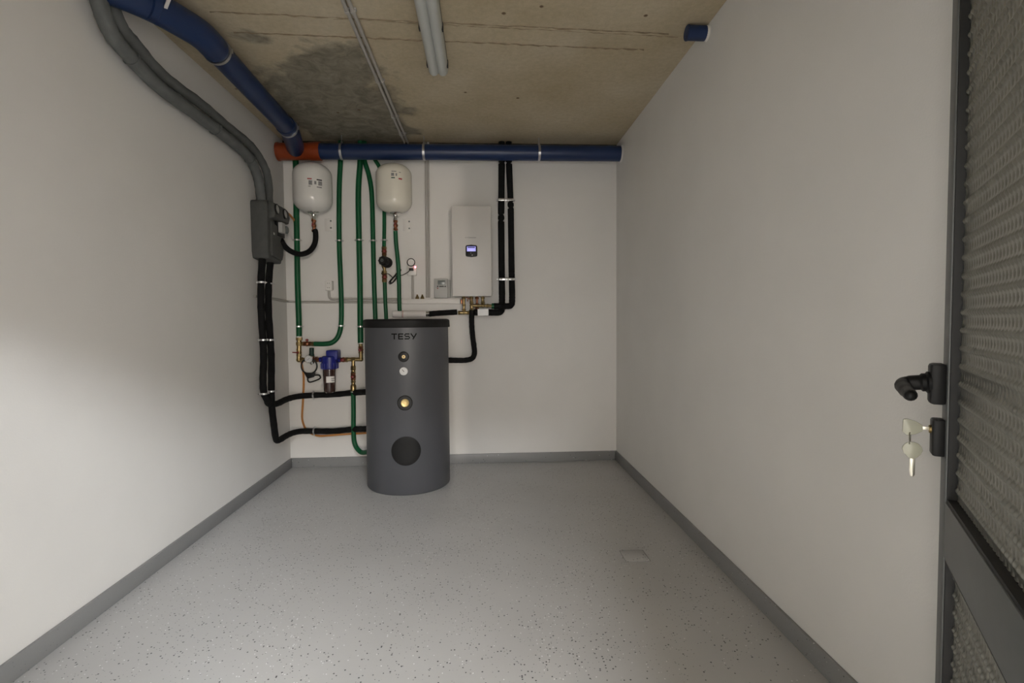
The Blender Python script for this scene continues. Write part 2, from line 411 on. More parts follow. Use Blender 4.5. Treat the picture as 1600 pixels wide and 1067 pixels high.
# formwork joints in the ceiling: irregular concrete fins running from wall to wall
def fin(y0, y1, x0, x1, wid, hgt, gap):
    bm = nb(); n = 70; rows = []
    for i in range(n + 1):
        t = i / n; x = x0 + (x1 - x0) * t; y = y0 + (y1 - y0) * t + random.uniform(-.004, .004)
        w = wid * random.uniform(.5, 1.3); h = hgt * (random.uniform(.25, 1.1) if random.random() > gap else .1)
        rows.append([bm.verts.new((x, y - w, H + .001)), bm.verts.new((x, y - w * .2, H - h)), bm.verts.new((x, y + w, H + .001))])
    for a, b in zip(rows, rows[1:]):
        for k in range(2): bm.faces.new((a[k], a[k + 1], b[k + 1], b[k]))
    obj('formwork_joint', bm, 'concrete_fin', ceiling)
fin(-1.745, -1.66, 0.33, 2.60, .006, .007, .2)
fin(-1.575, -1.50, 0.36, 2.52, .006, .008, .1)
fin(-1.71, -1.63, 0.9, 2.66, .004, .004, .5)
# small square cover plate in the floor, coated over with the same flakes
t = thing('floor_cover_plate', 'small scuffed square plate set in the grey floor near the right wall', 'cover plate', (2.385, -1.79, 0), 0.05)
bm = nb(); box(bm, (2.325, -1.85, 0), (2.445, -1.73, 0.0022), .001); obj('plate', bm, 'floor', t)
bm = nb()
for a, b in (((2.322, -1.8535), (2.448, -1.8515)), ((2.322, -1.7285), (2.448, -1.7265)), ((2.322, -1.8515), (2.324, -1.7285)), ((2.446, -1.8515), (2.448, -1.7285))):
    box(bm, (*a, 0), (*b, 0.0016))
obj('edge_frame', bm, 'base', t)

# ---------------------------------------------------------------- the door, opened inwards against the right wall
HX = (2.104, -3.994, 0.0); RZ = math.radians(55)
DM = Matrix.Translation(HX) @ Matrix.Rotation(RZ, 4, 'Z')      # local: x along the leaf from the hinge, y out of the face, z up
door = thing('door_1', 'dark grey metal door with embossed sheet panels standing open by the right wall', None, HX, RZ, None, 'structure')
TH = 0.045
def dbox(lo, hi, bev, name, m, parent=door):
    bm = nb(); box(bm, lo, hi, bev); return obj(name, bm, m, parent, DM)
dbox((.848, -TH, .01), (.90, 0, 1.995), .002, 'stile', 'doorframe')
dbox((.0, -TH, .01), (.052, 0, 1.995), .002, 'stile', 'doorframe')
dbox((.052, -TH, .70), (.848, -.0005, .82), .002, 'mid_rail', 'doorframe')
dbox((.052, -TH, 1.925), (.848, -.0005, 1.995), .002, 'top_rail', 'doorframe')
dbox((.052, -TH, .01), (.848, -.0005, .10), .002, 'bottom_rail', 'doorframe')
for z0, z1 in ((.82, 1.925), (.10, .70)):
    bm = nb()
    box(bm, (.840, -.034, z0), (.848, -.003, z1), .001); box(bm, (.052, -.034, z0), (.060, -.003, z1), .001)
    box(bm, (.060, -.034, z0), (.840, -.003, z0 + .008), .001); box(bm, (.060, -.034, z1 - .008), (.840, -.003, z1), .001)
    obj('glazing_gasket', bm, 'gasket', door, DM)
    # embossed sheet: rows of raised ovals alternating with rows of dimples
    bm = nb(); px, pz = .0185, .037
    nx = int(.78 / px * 8); nz = int((z1 - z0 - .016) / pz * 14)
    g = []
    for j in range(nz + 1):
        z = z0 + .008 + (z1 - z0 - .016) * j / nz; row = []
        for i in range(nx + 1):
            x = .060 + .78 * i / nx
            def spot(ox, oz):
                dx = ((x - ox + px / 2) % px) - px / 2; dz = ((z - oz + pz / 2) % pz) - pz / 2
                q = (dx / .0048) ** 2 + (dz / .0080) ** 2
                return max(0.0, 1 - q) ** 1.2 if q < 1 else 0.0
            h = .0046 * spot(0, 0) - .0046 * spot(px / 2, pz / 2)
            row.append(bm.verts.new((x, -.0185 + h, z)))
        g.append(row)
    for j in range(nz):
        for i in range(nx): bm.faces.new((g[j][i], g[j][i + 1], g[j + 1][i + 1], g[j + 1][i]))
    back = [bm.verts.new(p) for p in ((.060, -.029, z0 + .008), (.840, -.029, z0 + .008), (.840, -.029, z1 - .008), (.060, -.029, z1 - .008))]
    bm.faces.new(back)
    obj('embossed_panel', bm, 'mesh', door, DM, sharp=2.0)
# lever handle and lock case
hd = dbox((.856, -.002, 1.024), (.899, .027, 1.112), .007, 'handle', 'black')
bm = nb(); tube(bm, catmull([(.877, .024, 1.070), (.877, .042, 1.069), (.880, .062, 1.066), (.872, .072, 1.063), (.850, .074, 1.060), (.80, .0725, 1.056), (.765, .071, 1.053)], 6),
                [.024] * 3 + [.020] * 3 + [.0165] * 6 + [.0155] * 6 + [.015] * 6 + [.014] * 6 + [.0125] * 6 + [.012], 14)
ball(bm, (.764, .071, 1.053), .0105); obj('lever', bm, 'black', hd, DM)
lk = dbox((.858, -.002, .912), (.897, .021, .992), .005, 'lock_case', 'black')
bm = nb(); cyl(bm, (.878, .018, .968), (.878, .025, .968), .009, 16, .001); obj('lock_cylinder', bm, 'brass', lk, DM)
for z in (.25, 1.05, 1.80):
    bm = nb(); cyl(bm, (.0, .008, z - .05), (.0, .008, z + .05), .009, 12, .002); obj('hinge', bm, 'doorframe', door, DM)
# keys hanging in the lock
def key(name, label, loc, head, blade):
    k = thing(name, label, 'key', tuple(DM @ Vector(loc)), RZ, 'keys in the door lock')
    obj('key_head', head, 'keyhead', k, DM); obj('key_blade', blade, 'nickel', k, DM); return k
hb = nb()
# head of the inserted key: a flat trapezoid standing edge-on to the door, with a hole (thickness along the leaf)
prism(hb, [(.035, .962), (.036, .975), (.048, .983), (.063, .987), (.070, .985), (.071, .957), (.063, .950), (.048, .953)], 0, .8755, .8805, .0015)
bb = nb(); box(bb, (.877, .020, .965), (.879, .037, .972), .0005)
k1 = key('key', 'pale clear headed key stuck in the door lock', (.878, .05, .95), hb, bb)
hb = nb(); prism(hb, [(.053 + .0185 * math.cos(a) * (1 if math.sin(a) > -.3 else .8), .918 + .019 * math.sin(a)) for a in [2 * PI * i / 18 for i in range(18)]], 0, .872, .877, .0015)
bb = nb(); prism(bb, [(.0475, .901), (.0575, .901), (.0575, .870), (.0565, .861), (.0505, .859), (.0475, .864)], 0, .8735, .8757, .0003)
k2 = key('key', 'pale clear headed key dangling from the key in the lock', (.875, .053, .86), hb, bb)
bm = nb(); ring(bm, (.876, .0575, .944), (0.2, 1, 0), .0125, .0012, 20, 6); obj('key_ring', bm, 'nickel', k2, DM)

# ---------------------------------------------------------------- blue drain pipes under the ceiling
A_, E_ = Vector((0.3426, -0.1450, 2.5709)), Vector((2.7352, -0.1450, 2.5803)); dA = (E_ - A_).normalized(); RP = .0615
E_ = A_ + dA * ((W - A_.x) / dA.x)
bm = nb(); cyl(bm, A_ - dA * .02, E_, RP, 32); pipe = obj('drain_pipe', bm, 'blue')
tag(pipe, 'long blue drain pipe running across the back wall under the ceiling', 'pipe')
bm = nb(); lathe(bm, E_ - dA * .012, dA, [(RP - .001, 0), (RP + .006, .002), (RP + .008, .012), (RP - .001, .012)], 32); obj('wall_collar', bm, 'white', pipe)
def hanger(par, c, ax, r):
    c = Vector(c); d = Vector(ax).normalized(); bm = nb()
    lathe(bm, c - d * .009, d, [(r - .001, 0), (r + .004, 0), (r + .004, .018), (r - .001, .018)], 32)
    cyl(bm, c + Vector((0, 0, r)), (c.x, c.y, H), .0045, 8)
    s = d.cross(Vector((0, 0, 1))).normalized()
    for sg in (-1, 1):
        e = c + s * sg * (r + .010); cyl(bm, e - Vector((0, 0, .012)), e + Vector((0, 0, .012)), .0045, 8)
    cyl(bm, c + Vector((0, 0, r)), c + Vector((0, 0, r + .018)), .009, 6)
    return obj('pipe_hanger', bm, 'steel', par)
for px in (533, 659, 839):
    hanger(pipe, A_ + dA * ((px - 500) / (964 - 500) * (Vector((2.7352, -0.1450, 2.5803)) - A_).length), dA, RP)

tee = thing('pipe_tee', 'orange plastic branch fitting at the left end of the blue drain pipe', 'pipe fitting', (0.19, -.145, 2.52))
T0, T1 = Vector((0.0004, -0.1450, 2.5645)), Vector((0.3476, -0.1450, 2.5710)); T0.x = max(T0.x, .012)
dT = (T1 - T0).normalized(); Lt = (T1 - T0).length
bm = nb(); lathe(bm, T0, dT, [(0, 0), (.062, 0), (.0665, .004), (.0665, Lt * .30), (.0655, Lt * .34), (.0655, Lt * .72), (.0695, Lt * .76), (.0715, Lt - .012), (.0715, Lt), (.062, Lt)], 32)
tb = obj('tee_body', bm, 'orange', tee)
S_ = Vector((0.1588, -0.1450, 2.5713)); G_ = Vector((0.2160, -0.3680, 2.6020))
dS = (G_ - S_).normalized()
bm = nb(); lathe(bm, S_ + dS * .01, dS, [(.062, 0), (.066, .04), (.066, .085), (.062, .087)], 32); obj('branch_socket', bm, 'orange', tee)
bm = nb(); lathe(bm, T0 + dT * .0, dT, [(.064, 0), (.071, .002), (.071, .014), (.064, .016)], 32); obj('end_cap', bm, 'orange', tee)

br = thing('branch_drain_pipe', 'blue drain pipe slanting along the left edge of the ceiling into the orange branch', 'pipe', (0.26, -1.1, 2.54))
q0 = S_ + dS * .05; q1 = Vector((0.2446, -0.5208, 2.6020)); q2 = Vector((0.2777, -1.6354, 2.6020)); q3 = Vector((0.2842, -1.8354, 2.6020)); q4 = Vector((0.1784, -1.9839, 2.6020)); q5 = q4 + (q4 - q3) * 0.9
q5 = Vector((-0.02, -2.17, 2.60))
bm = nb(); tube(bm, fillet([q0, q1, q1 + (q2 - q1) * .08], .05, 6), .0665, 28); obj('elbow', bm, 'blue', br)
bm = nb(); cyl(bm, q1 + (q2 - q1) * .02, q2 + (q3 - q2) * .02, RP, 30); obj('straight_pipe', bm, 'blue', br)
bm = nb(); tube(bm, fillet([q2 + (q1 - q2) * .03, q2 + (q2 - q1).normalized() * .09, q4, q5], .13, 10), .067, 28); obj('elbow', bm, 'blue', br)
bm = nb(); lathe(bm, q4 + (q3 - q4) * .25, (q4 - q3), [(.066, 0), (.0715, .003), (.0715, .03), (.066, .033)], 28); obj('socket_collar', bm, 'blue', br)
la, lb = Vector((0.3036, -2.0463, 2.5330)), Vector((0.3607, -2.1162, 2.5330)); ls = Vector((lb.y - la.y, la.x - lb.x, 0)).normalized() * .006
bm = nb(); prism(bm, [((la - ls).x, (la - ls).y), ((la + ls).x, (la + ls).y), ((lb + ls).x, (lb + ls).y), ((lb - ls).x, (lb - ls).y)], 2, la.z - .0015, la.z + .006)
obj('printed_label', bm, 'paper', br)
hanger(br, q2 + (q1 - q2) * .05, q2 - q1, .066)
hanger(br, q1 + (q2 - q1) * .03, q2 - q1, .0665)

st = thing('drain_stub', 'short blue pipe stub poking out of the right wall under the ceiling', 'pipe', (2.715, -1.74, 2.625))
bm = nb(); lathe(bm, (W + .01, -1.738, 2.662), (-1, 0, .0), [(.0355, 0), (.0355, .118), (.0335, .118), (.0335, .02), (0, .02)], 26); obj('pipe', bm, 'blue', st)
bm = nb(); lathe(bm, (2.672, -1.738, 2.662), (-1, 0, 0), [(.0352, 0), (.0375, .001), (.0375, .007), (.0352, .008)], 26); obj('rim', bm, 'blue', st)
bm = nb(); lathe(bm, (W - .012, -1.738, 2.662), (1, 0, 0), [(.0355, 0), (.039, .012), (.0355, .012)], 20); obj('plaster_collar', bm, 'white', st)

# ---------------------------------------------------------------- ceiling luminaire and conduits
fx = thing('ceiling_light', 'unlit long grey batten light on the concrete ceiling', 'ceiling light', (1.377, -1.9, H - .08))
bm = nb(); box(bm, (1.320, -2.56, H - .035), (1.434, -1.30, H), .006); obj('tray', bm, 'fixbase', fx)
# moulded cover with two tube bulges
prof = []
for i in range(25):
    a = i / 24; x = -.054 + .108 * a
    z = -.036 - .034 * max(0, 1 - ((abs(x) - .026) / .029) ** 2) ** .5 * (1 if abs(abs(x) - .026) < .029 else 0)
    prof.append((1.377 + x, H + z))
bm = nb(); prism(bm, [(1.321, H - .03)] + prof + [(1.433, H - .03)], 1, -2.55, -1.30)
for s in (-.026, .026):
    lathe(bm, (1.377 + s, -1.30, H - .040), (0, 1, 0), [(.029, 0), (.026, .010), (.019, .017), (0, .020)], 20)
obj('diffuser', bm, 'fixture', fx)
for y in (-1.36, -1.72, -2.08, -2.44):
    for s in (-1, 1):
        bm = nb(); box(bm, (1.377 + s * .0565 - .004, y - .014, H - .048), (1.377 + s * .0565 + .004, y + .014, H - .012), .002); obj('cover_clip', bm, 'gasket', fx)

def conduit(name, label, pts, r, clips=(), cat='conduit', m='conduit', group=None, fl=.04):
    bm = nb(); tube(bm, fillet(pts, fl, 6), r, 10); o = obj(name, bm, m); tag(o, label, cat, group)
    return o
c1 = conduit('ceiling_conduit', 'grey conduit on the ceiling, the one nearer the left wall of the pair', [(.990, -2.6, H - .012), (.990, -.03, H - .012)], .0095)
c2 = conduit('ceiling_conduit', 'grey conduit on the ceiling, the one nearer the batten light of the pair', [(1.018, -2.6, H - .012), (1.018, -.03, H - .012)], .0095)
for par, x in ((c1, .990), (c2, 1.018)):
    for y in (-.22, -.56, -1.10, -1.80, -2.3):
        bm = nb(); box(bm, (x - .012, y - .010, H - .024), (x + .012, y + .010, H), .003); box(bm, (x - .016, y - .012, H - .006), (x + .016, y + .012, H), .001); obj('conduit_clip', bm, 'conduit', par)
v1 = conduit('wall_conduit', 'upright grey conduit on the back wall, left one of the pair beside the white unit', [(1.1596, -0.0120, 2.5431), (1.1537, -0.0120, 1.4141)], .0085)
v2 = conduit('wall_conduit', 'upright grey conduit on the back wall, right one of the pair beside the white unit', [(1.1807, -0.0120, 2.5433), (1.1750, -0.0120, 1.4140)], .0085)
# bring the pair up to the ceiling behind the drain pipe
for o_, p in ((v1, (1.1596, -0.0120, 2.5431)), (v2, (1.1807, -0.0120, 2.5433))):
    bm = nb(); cyl(bm, p, (p[0] + .002, p[1], H), .0085, 10); obj('upper_length', bm, 'conduit', o_)

# ---------------------------------------------------------------- grey insulated hoses down the left wall
def hose(name, label, pts, r, m, group=None, cat='pipe', n=7, wob=0.0, seg=16):
    P = catmull(pts, n); rr = [r * (1 + wob * math.sin(i * 1.7) * random.random()) for i in range(len(P))]
    bm = nb(); tube(bm, P, rr, seg); o = obj(name, bm, m); tag(o, label, cat, group); return o, P
lo, Pl = hose('insulated_hose', 'thick grey insulated hose curving down the left wall, the lower one of the pair',
  [(.06, -2.13, 2.69), (0.0620, -2.0845, 2.5365), (0.0620, -2.0288, 2.4476), (0.0620, -1.9431, 2.4109), (0.0620, -1.7134, 2.3616), (0.0620, -1.3965, 2.3553), (0.0620, -1.0016, 2.3493), (0.0620, -0.7693, 2.3252), (0.0620, -0.6487, 2.2499), (0.0620, -0.6031, 2.1695), (.062, -.578, 2.05)], .0325, 'greyfoam', None, 'hose', 8, .05)
up, Pu = hose('insulated_hose', 'grey insulated hose curving down the left wall, the upper one of the pair',
  [(.035, -2.05, 2.69), (0.0360, -1.9798, 2.6005), (0.0360, -1.9182, 2.5283), (0.0360, -1.8333, 2.4994), (0.0360, -1.6260, 2.4512), (0.0360, -1.2723, 2.4550), (0.0360, -0.9823, 2.4427), (0.0360, -0.6759, 2.4329), (0.0450, -0.4983, 2.3616), (0.0550, -0.4415, 2.2584), (.062, -.45, 2.05)], .027, 'greyfoam', None, 'hose', 8, .09)
def hose_tie(par, px, py):
    c = Vector(px); bm = nb(); ring(bm, c, py, .035, .0025, 22, 6)
    box(bm, c + Vector((.030, -.008, .0)), c + Vector((.040, .008, .018)), .002); obj('cable_tie', bm, 'greyfoam', par)
for i, par, P in ((26, lo, Pl), (44, lo, Pl), (57, lo, Pl)):
    hose_tie(par, P[i], P[i + 1] - P[i - 1])

# ---------------------------------------------------------------- solar pump station on the left wall
ps = thing('pump_station', 'dark grey moulded pump station with two gauges mounted on the left wall', 'pump station', (0.06, -.5, 1.655))
bm = nb()
prism(bm, [(-.626, 1.72), (-.612, 1.668), (-.40, 1.650), (-.372, 1.70), (-.368, 1.95), (-.34, 1.97), (-.34, 1.995), (-.36, 2.072), (-.618, 2.078), (-.63, 2.06)], 0, .0, .118, .010)
obj('back_shell', bm, 'station', ps)
bm = nb(); prism(bm, [(-.60, 1.74), (-.590, 1.69), (-.42, 1.675), (-.395, 1.72), (-.392, 1.90), (-.60, 1.93)], 0, .116, .136, .006); obj('front_cover', bm, 'station', ps)
bm = nb(); prism(bm, [(.112, 1.952), (.158, 1.958), (.166, 2.00), (.160, 2.045), (.138, 2.073), (.112, 2.076)], 1, -.605, -.335, .008); hd_ = obj('gauge_head', bm, 'station', ps)
for (gx, gy) in (((0.1680, -0.6089, 2.0170)), ((0.1680, -0.4710, 2.0149))) and (((-.575), 2.020), ((-.430), 2.016)):
    g = nb(); lathe(g, (.160, gx, gy), (1, 0, .08), [(.038, 0), (.038, .010), (.031, .012), (.031, .006)], 24); go = obj('gauge', g, 'black', ps)
    g = nb(); lathe(g, (.164, gx, gy), (1, 0, .08), [(.031, 0), (.031, .005), (0, .005)], 24); obj('dial', g, 'ctrl', go)
bm = nb(); box(bm, (.112, -.505, 1.845), (.140, -.372, 1.950), .004); cn = obj('controller', bm, 'black', ps)
bm = nb(); box(bm, (.136, -.495, 1.872), (.166, -.43, 1.945), .003); obj('display_box', bm, 'ctrl', cn)
bm = nb(); lathe(bm, (.138, -.402, 1.905), (1, 0, 0), [(.028, 0), (.028, .030), (.024, .034), (0, .034)], 20); obj('knob', bm, 'lcd', cn)
bm = nb(); box(bm, (.135, -.575, 1.842), (.1368, -.568, 1.858)); box(bm, (.135, -.560, 1.842), (.1368, -.553, 1.858)); obj('logo_mark', bm, 'white', ps)

# ---------------------------------------------------------------- black insulated pipes from the station to the tank
RB = .0235
pA = [(.062, -.594, 1.665), (0.0620, -0.6249, 1.5035), (0.0620, -0.6364, 1.3231), (0.0620, -0.6233, 1.1198), (0.0620, -0.6178, 0.9604), (0.0620, -0.6369, 0.8255), (0.0620, -0.6328, 0.7248), (.064, -.590, .665), (0.0529, -0.5200, 0.6198), (0.0680, -0.4200, 0.6056), (0.0763, -0.2800, 0.6128), (0.0898, -0.1700, 0.6136), (0.1270, -0.0900, 0.6125), (0.2218, -0.0660, 0.6142), (0.3772, -0.0660, 0.6170), (0.5265, -0.0800, 0.6298), (0.6186, -0.1600, 0.6448), (0.6971, -0.2800, 0.6629), (.80, -.38, .672)]
a_o, PA = hose('insulated_pipe', 'black foam insulated pipe from the pump station, entering the tank at the upper level', pA, RB, 'foam', None, 'pipe', 6, .06)
pB = [(.062, -.455, 1.668), (0.0620, -0.4955, 1.5137), (0.0620, -0.5132, 1.3265), (0.0620, -0.4989, 1.1162), (0.0620, -0.4871, 0.9508), (0.0620, -0.4993, 0.7630), (0.0620, -0.5034, 0.6121), (0.0620, -0.4735, 0.4541), (0.0459, -0.4000, 0.3318), (0.0521, -0.3500, 0.3150), (0.0625, -0.2500, 0.3218), (0.0790, -0.1600, 0.3244), (0.1200, -0.0900, 0.3223), (0.2149, -0.0660, 0.3167), (0.3706, -0.0660, 0.3134), (0.5204, -0.0800, 0.3267), (0.6127, -0.1600, 0.3456), (0.6915, -0.2800, 0.3711), (.80, -.38, .405)]
b_o, PB = hose('insulated_pipe', 'black foam insulated pipe from the pump station, entering the tank at the lower level', pB, RB, 'foam', None, 'pipe', 6, .06)
for par, pts in ((a_o, ((0.0620, -0.6252, 1.4990), (0.0620, -0.6198, 1.0925), (0.0620, -0.6337, 0.7112))), (b_o, ((0.0620, -0.4908, 1.5000), (0.0620, -0.4951, 1.0879), (0.0620, -0.5026, 0.7114)))):
    for p in pts: clamp(par, p, (0, 0, 1), RB, (.75, -.66, 0))
clamp(a_o, (0.2218, -0.0660, 0.6142), (1, 0, .03), RB, (0, -1, 0)); clamp(b_o, (0.2201, -0.0660, 0.3166), (1, 0, 0), RB, (0, -1, 0))

# ---------------------------------------------------------------- expansion vessels
def vessel(name, label, m, ax, zt, zb, R_, nz, valve_end, marks, green):
    v = thing(name, label, 'expansion vessel', (ax[0], ax[1], zb), 0, 'expansion vessels')
    hh = zt - zb; k = R_ * .78; prof = [(0, 0)]
    for i in range(1, 9): a = PI / 2 * i / 8; prof.append((R_ * math.sin(a) ** .8, k * (1 - math.cos(a)) * .82))
    zz = prof[-1][1]; prof += [(R_, hh / 2)]
    for i in range(8, -1, -1): a = PI / 2 * i / 8; prof.append((R_ * math.sin(a) ** .8 if i else 0, hh - k * (1 - math.cos(a)) * .82))
    bm = nb(); lathe(bm, (ax[0], ax[1], zb), (0, 0, 1), prof, 44); obj('tank_body', bm, m, v, sharp=1.2)
    bm = nb(); lathe(bm, (*nz, zb + .008), (0, 0, -1), [(.044, 0), (.044, .010), (.040, .015), (.020, .024), (.0165, .030), (.0165, .034)], 26); obj('flange', bm, 'chrome', v)
    bm = nb(); cyl(bm, (*nz, zb - .010), (*nz, zb - .055), .0115, 16); hexnut(bm, (*nz, zb - .046), (*nz, zb - .060), .0175); obj('nipple', bm, 'chrome', v)
    z1 = zb - .058
    bm = nb(); cyl(bm, (*nz, z1), (*nz, valve_end), .0125, 16); hexnut(bm, (*nz, z1), (*nz, z1 - .016), .0185); hexnut(bm, (*nz, valve_end + .016), (*nz, valve_end), .0185)
    ball(bm, (*nz, (z1 + valve_end) / 2), .0185); vo = obj('valve', bm, 'copper', v)
    bm = nb(); box(bm, (nz[0] - .006, nz[1] - .034, (z1 + valve_end) / 2 - .004), (nz[0] + .006, nz[1] - .016, (z1 + valve_end) / 2 + .016), .002); obj('valve_lever', bm, 'red', vo)
    bm = nb(); box(bm, (nz[0] + .035, -.006, zb - .115), (nz[0] + .095, 0, zb - .015), .002)
    bo = obj('wall_bracket', bm, 'white', v)
    for dz in (-.035, -.092):
        bm = nb(); lathe(bm, (nz[0] + .085, -.006, zb + dz), (0, -1, 0), [(.007, 0), (.007, .003), (0, .005)], 10); obj('screw', bm, 'lcd', bo)
    bm = nb(); box(bm, (ax[0] - .018, ax[1] - .006, zt - .004), (ax[0] + .018, ax[1] + .006, zt + .004), .002); obj('top_slot', bm, 'ink', v)
    for (a0, a1, z0, z1_, mm) in marks:
        bm = nb(); cyl_patch(bm, ax[0], ax[1], R_, a0, a1, z0, z1_); obj('printed_label', bm, mm, v)
    return v
Va, Vb = (0.2907, -0.1700, 2.4698), (0.2816, -0.1700, 2.0792); Na = (0.2898, -0.1700, 2.0440)
zt, zb = Va[2] - .004, Vb[2] + .006; zc = (zt + zb) / 2
vessel('expansion_vessel', 'white expansion vessel below the orange pipe branch', 'vesselw', ((Va[0] + Vb[0]) / 2, -.17), zt, zb, .147, (Na[0], -.17), (0.2862, -0.1700, 1.9332)[2],
  [(.06, .28, zc + .030, zc + .038, 'inkred'), (.52, .80, zc + .028, zc + .036, 'ink'), (.12, .30, zc - .012, zc + .022, 'inkgrey'), (.40, .50, zc - .005, zc + .020, 'inkgrey'), (.60, .80, zc - .010, zc + .022, 'inkgrey'), (.52, .78, zc - .028, zc - .020, 'inkgrey'), (.10, .22, zc - .026, zc - .020, 'inkgrey')], None)
Vc, Vd = (0.9266, -0.1700, 2.4713), (0.9199, -0.1700, 2.0770); Nc = (0.9310, -0.1700, 2.0466)
zt, zb = Vc[2] - .004, Vd[2] + .006; zc = (zt + zb) / 2
vessel('expansion_vessel', 'cream expansion vessel above the grey tank', 'vesselc', ((Vc[0] + Vd[0]) / 2, -.17), zt, zb, .140, (Nc[0], -.17), (0.9293, -0.1700, 1.9449)[2],
  [(.02, .22, zc + .045, zc + .053, 'inkgreen'), (.42, .62, zc + .040, zc + .050, 'inkred'), (.02, .18, zc + .062, zc + .085, 'inkgrey'), (.26, .34, zc + .064, zc + .084, 'inkgrey'), (.04, .30, zc + .095, zc + .101, 'inkgrey'), (.44, .56, zc + .092, zc + .096, 'inkgrey')], None)

# ---------------------------------------------------------------- green water pipes on the back wall
def gpipe(label, pts, r, clamps=(), ends=()):
    bm = nb(); P = catmull(pts, 6); tube(bm, P, r, 16); o = obj('green_pipe', bm, 'green'); tag(o, label, 'pipe', 'green water pipes')
    for c in clamps: clamp(o, c, (0, 0, 1), r, (0, -1, 0))
    return o
g1 = (0.1149, -0.0400, 2.5235)
gpipe('green pipe behind the white vessel ending in the left brass valves', [(g1[0] - .003, -.04, 2.69), (0.1149, -0.0400, 2.5235), (0.1102, -0.0400, 2.1215), (0.1096, -0.0400, 1.8881), (0.1064, -0.0400, 1.5492), (0.1091, -0.0400, 1.2344), (0.1116, -0.0500, 1.0871)], .0225, ((0.1096, -0.0400, 1.8881), (0.1089, -0.0430, 1.1818)))
g2 = (0.4729, -0.0400, 2.5375)
gpipe('green pipe curving left at its foot between the white vessel and the filter', [(g2[0] + .005, -.04, 2.69), (0.4729, -0.0400, 2.5375), (0.4572, -0.0400, 2.2788), (0.4488, -0.0400, 1.8834), (0.4531, -0.0400, 1.6006), (0.4554, -0.0400, 1.3373), (0.4482, -0.0450, 1.1789), (0.4244, -0.0500, 1.0946), (0.3782, -0.0550, 1.0477), (0.3167, -0.0580, 1.0363), (0.2348, -0.0600, 1.0373)], .0200, ((0.4488, -0.0400, 1.8834), (0.4488, -0.0450, 1.1841)))
g3 = (0.6325, -0.0400, 2.5392)
gpipe('thickest green pipe dropping to the brass elbow left of the tank', [(g3[0] + .004, -.04, 2.69), (0.6325, -0.0400, 2.5392), (0.6119, -0.0400, 2.2799), (0.6094, -0.0400, 1.8888), (0.6104, -0.0400, 1.5475), (0.6087, -0.0500, 1.2040), (0.6091, -0.0550, 1.0346)], .0230, ((0.6094, -0.0400, 1.8888), (0.6081, -0.0500, 1.1775)))
gpipe('green pipe bowing right under the blue pipe and passing behind the tank', [(g3[0] + .035, -.04, 2.69), (0.6637, -0.0400, 2.5499), (0.6975, -0.0400, 2.4259), (0.7202, -0.0400, 2.2546), (0.7236, -0.0400, 1.8837), (0.7252, -0.0400, 1.5471), (0.7299, -0.0400, 1.2401), ((0.7304, -0.0400, 1.1232)[0], -.04, .95)], .0190, ((0.7236, -0.0400, 1.8837),))
gpipe('green pipe coming from behind the cream vessel down to the pump', [(0.7203, -0.0350, 2.5935), (0.7504, -0.0350, 2.5420), (0.7842, -0.0280, 2.4822), (0.8133, -0.0280, 2.3626), (0.8189, -0.0400, 2.1091), (0.8157, -0.0500, 1.8823), (0.8152, -0.0550, 1.8291)], .0155, ((0.8158, -0.0500, 1.8875),))
gpipe('green pipe below the pump passing behind the tank lid', [(0.8152, -0.0550, 1.5404), (0.8157, -0.0500, 1.3877), (0.8208, -0.0500, 1.2288), ((0.8215, -0.0500, 1.1226)[0], -.05, .95)], .0160)
gpipe('green pipe from the cream vessel down to the white filter cylinder', [(0.9292, -0.1700, 1.9398), (0.9310, -0.1600, 1.8446), (0.9388, -0.1300, 1.6945), (0.9407, -0.1100, 1.5409), (0.9391, -0.1000, 1.3849), (0.9403, -0.1000, 1.3011)], .0165)
gpipe('green pipe under the brass check valve bending into the foot of the tank', [(0.5527, -0.1000, 0.6480), (0.5511, -0.1000, 0.4947), (0.5484, -0.1000, 0.3091), (0.5544, -0.1000, 0.2186), (0.5893, -0.1200, 0.1643), (0.6448, -0.1600, 0.1522), (.80, -.36, .235), (.84, -.42, .235)], .0190)

# ---------------------------------------------------------------- brass valve groups, pressure reducer, filter
def fit_tube(bm, p0, p1, r=.0125, nuts=True, nr=.0185):
    cyl(bm, p0, p1, r, 14); p0, p1 = Vector(p0), Vector(p1); d = (p1 - p0).normalized()
    if nuts: hexnut(bm, p0, p0 + d * .014, nr); hexnut(bm, p1 - d * .014, p1, nr)
def tval(parent, c, handle_out, hm='red', axis=(0, 0, 1), lever=None):
    c = Vector(c); ax = Vector(axis).normalized(); bm = nb()
    ball(bm, c, .0215); hexnut(bm, c - ax * .030, c - ax * .014, .0205); hexnut(bm, c + ax * .014, c + ax * .030, .0205)
    v = obj('valve_body', bm, 'copper' if lever is None else 'brass', parent)
    bm = nb(); o = Vector(handle_out).normalized(); cyl(bm, c + o * .016, c + o * .032, .006, 10)
    if lever is not None:
        l = Vector(lever); cyl(bm, c + o * .030, c + o * .030 + l, .0045, 8); ball(bm, c + o * .032, .010)
    else:
        lathe(bm, c + o * .026, o, [(.004, 0), (.012, .002), (.012, .010), (.006, .013)], 12)
    obj('valve_handle', bm, hm, v); return v
bl = thing('brass_valve_group', 'brass tee and valves under the leftmost green pipe', 'valve group', (0.1079, -0.0600, 0.8928))
m0, m1, m2 = (0.1153, -0.0600, 1.0926), (0.1130, -0.0600, 1.0401), (0.1082, -0.0600, 0.9086)
bm = nb(); fit_tube(bm, m0, m2, .0185, False); hexnut(bm, m0, Vector(m0) - Vector((0, 0, .025)), .026); hexnut(bm, Vector(m1) + Vector((0, 0, .014)), Vector(m1) - Vector((0, 0, .014)), .024); ball(bm, m2, .0215)
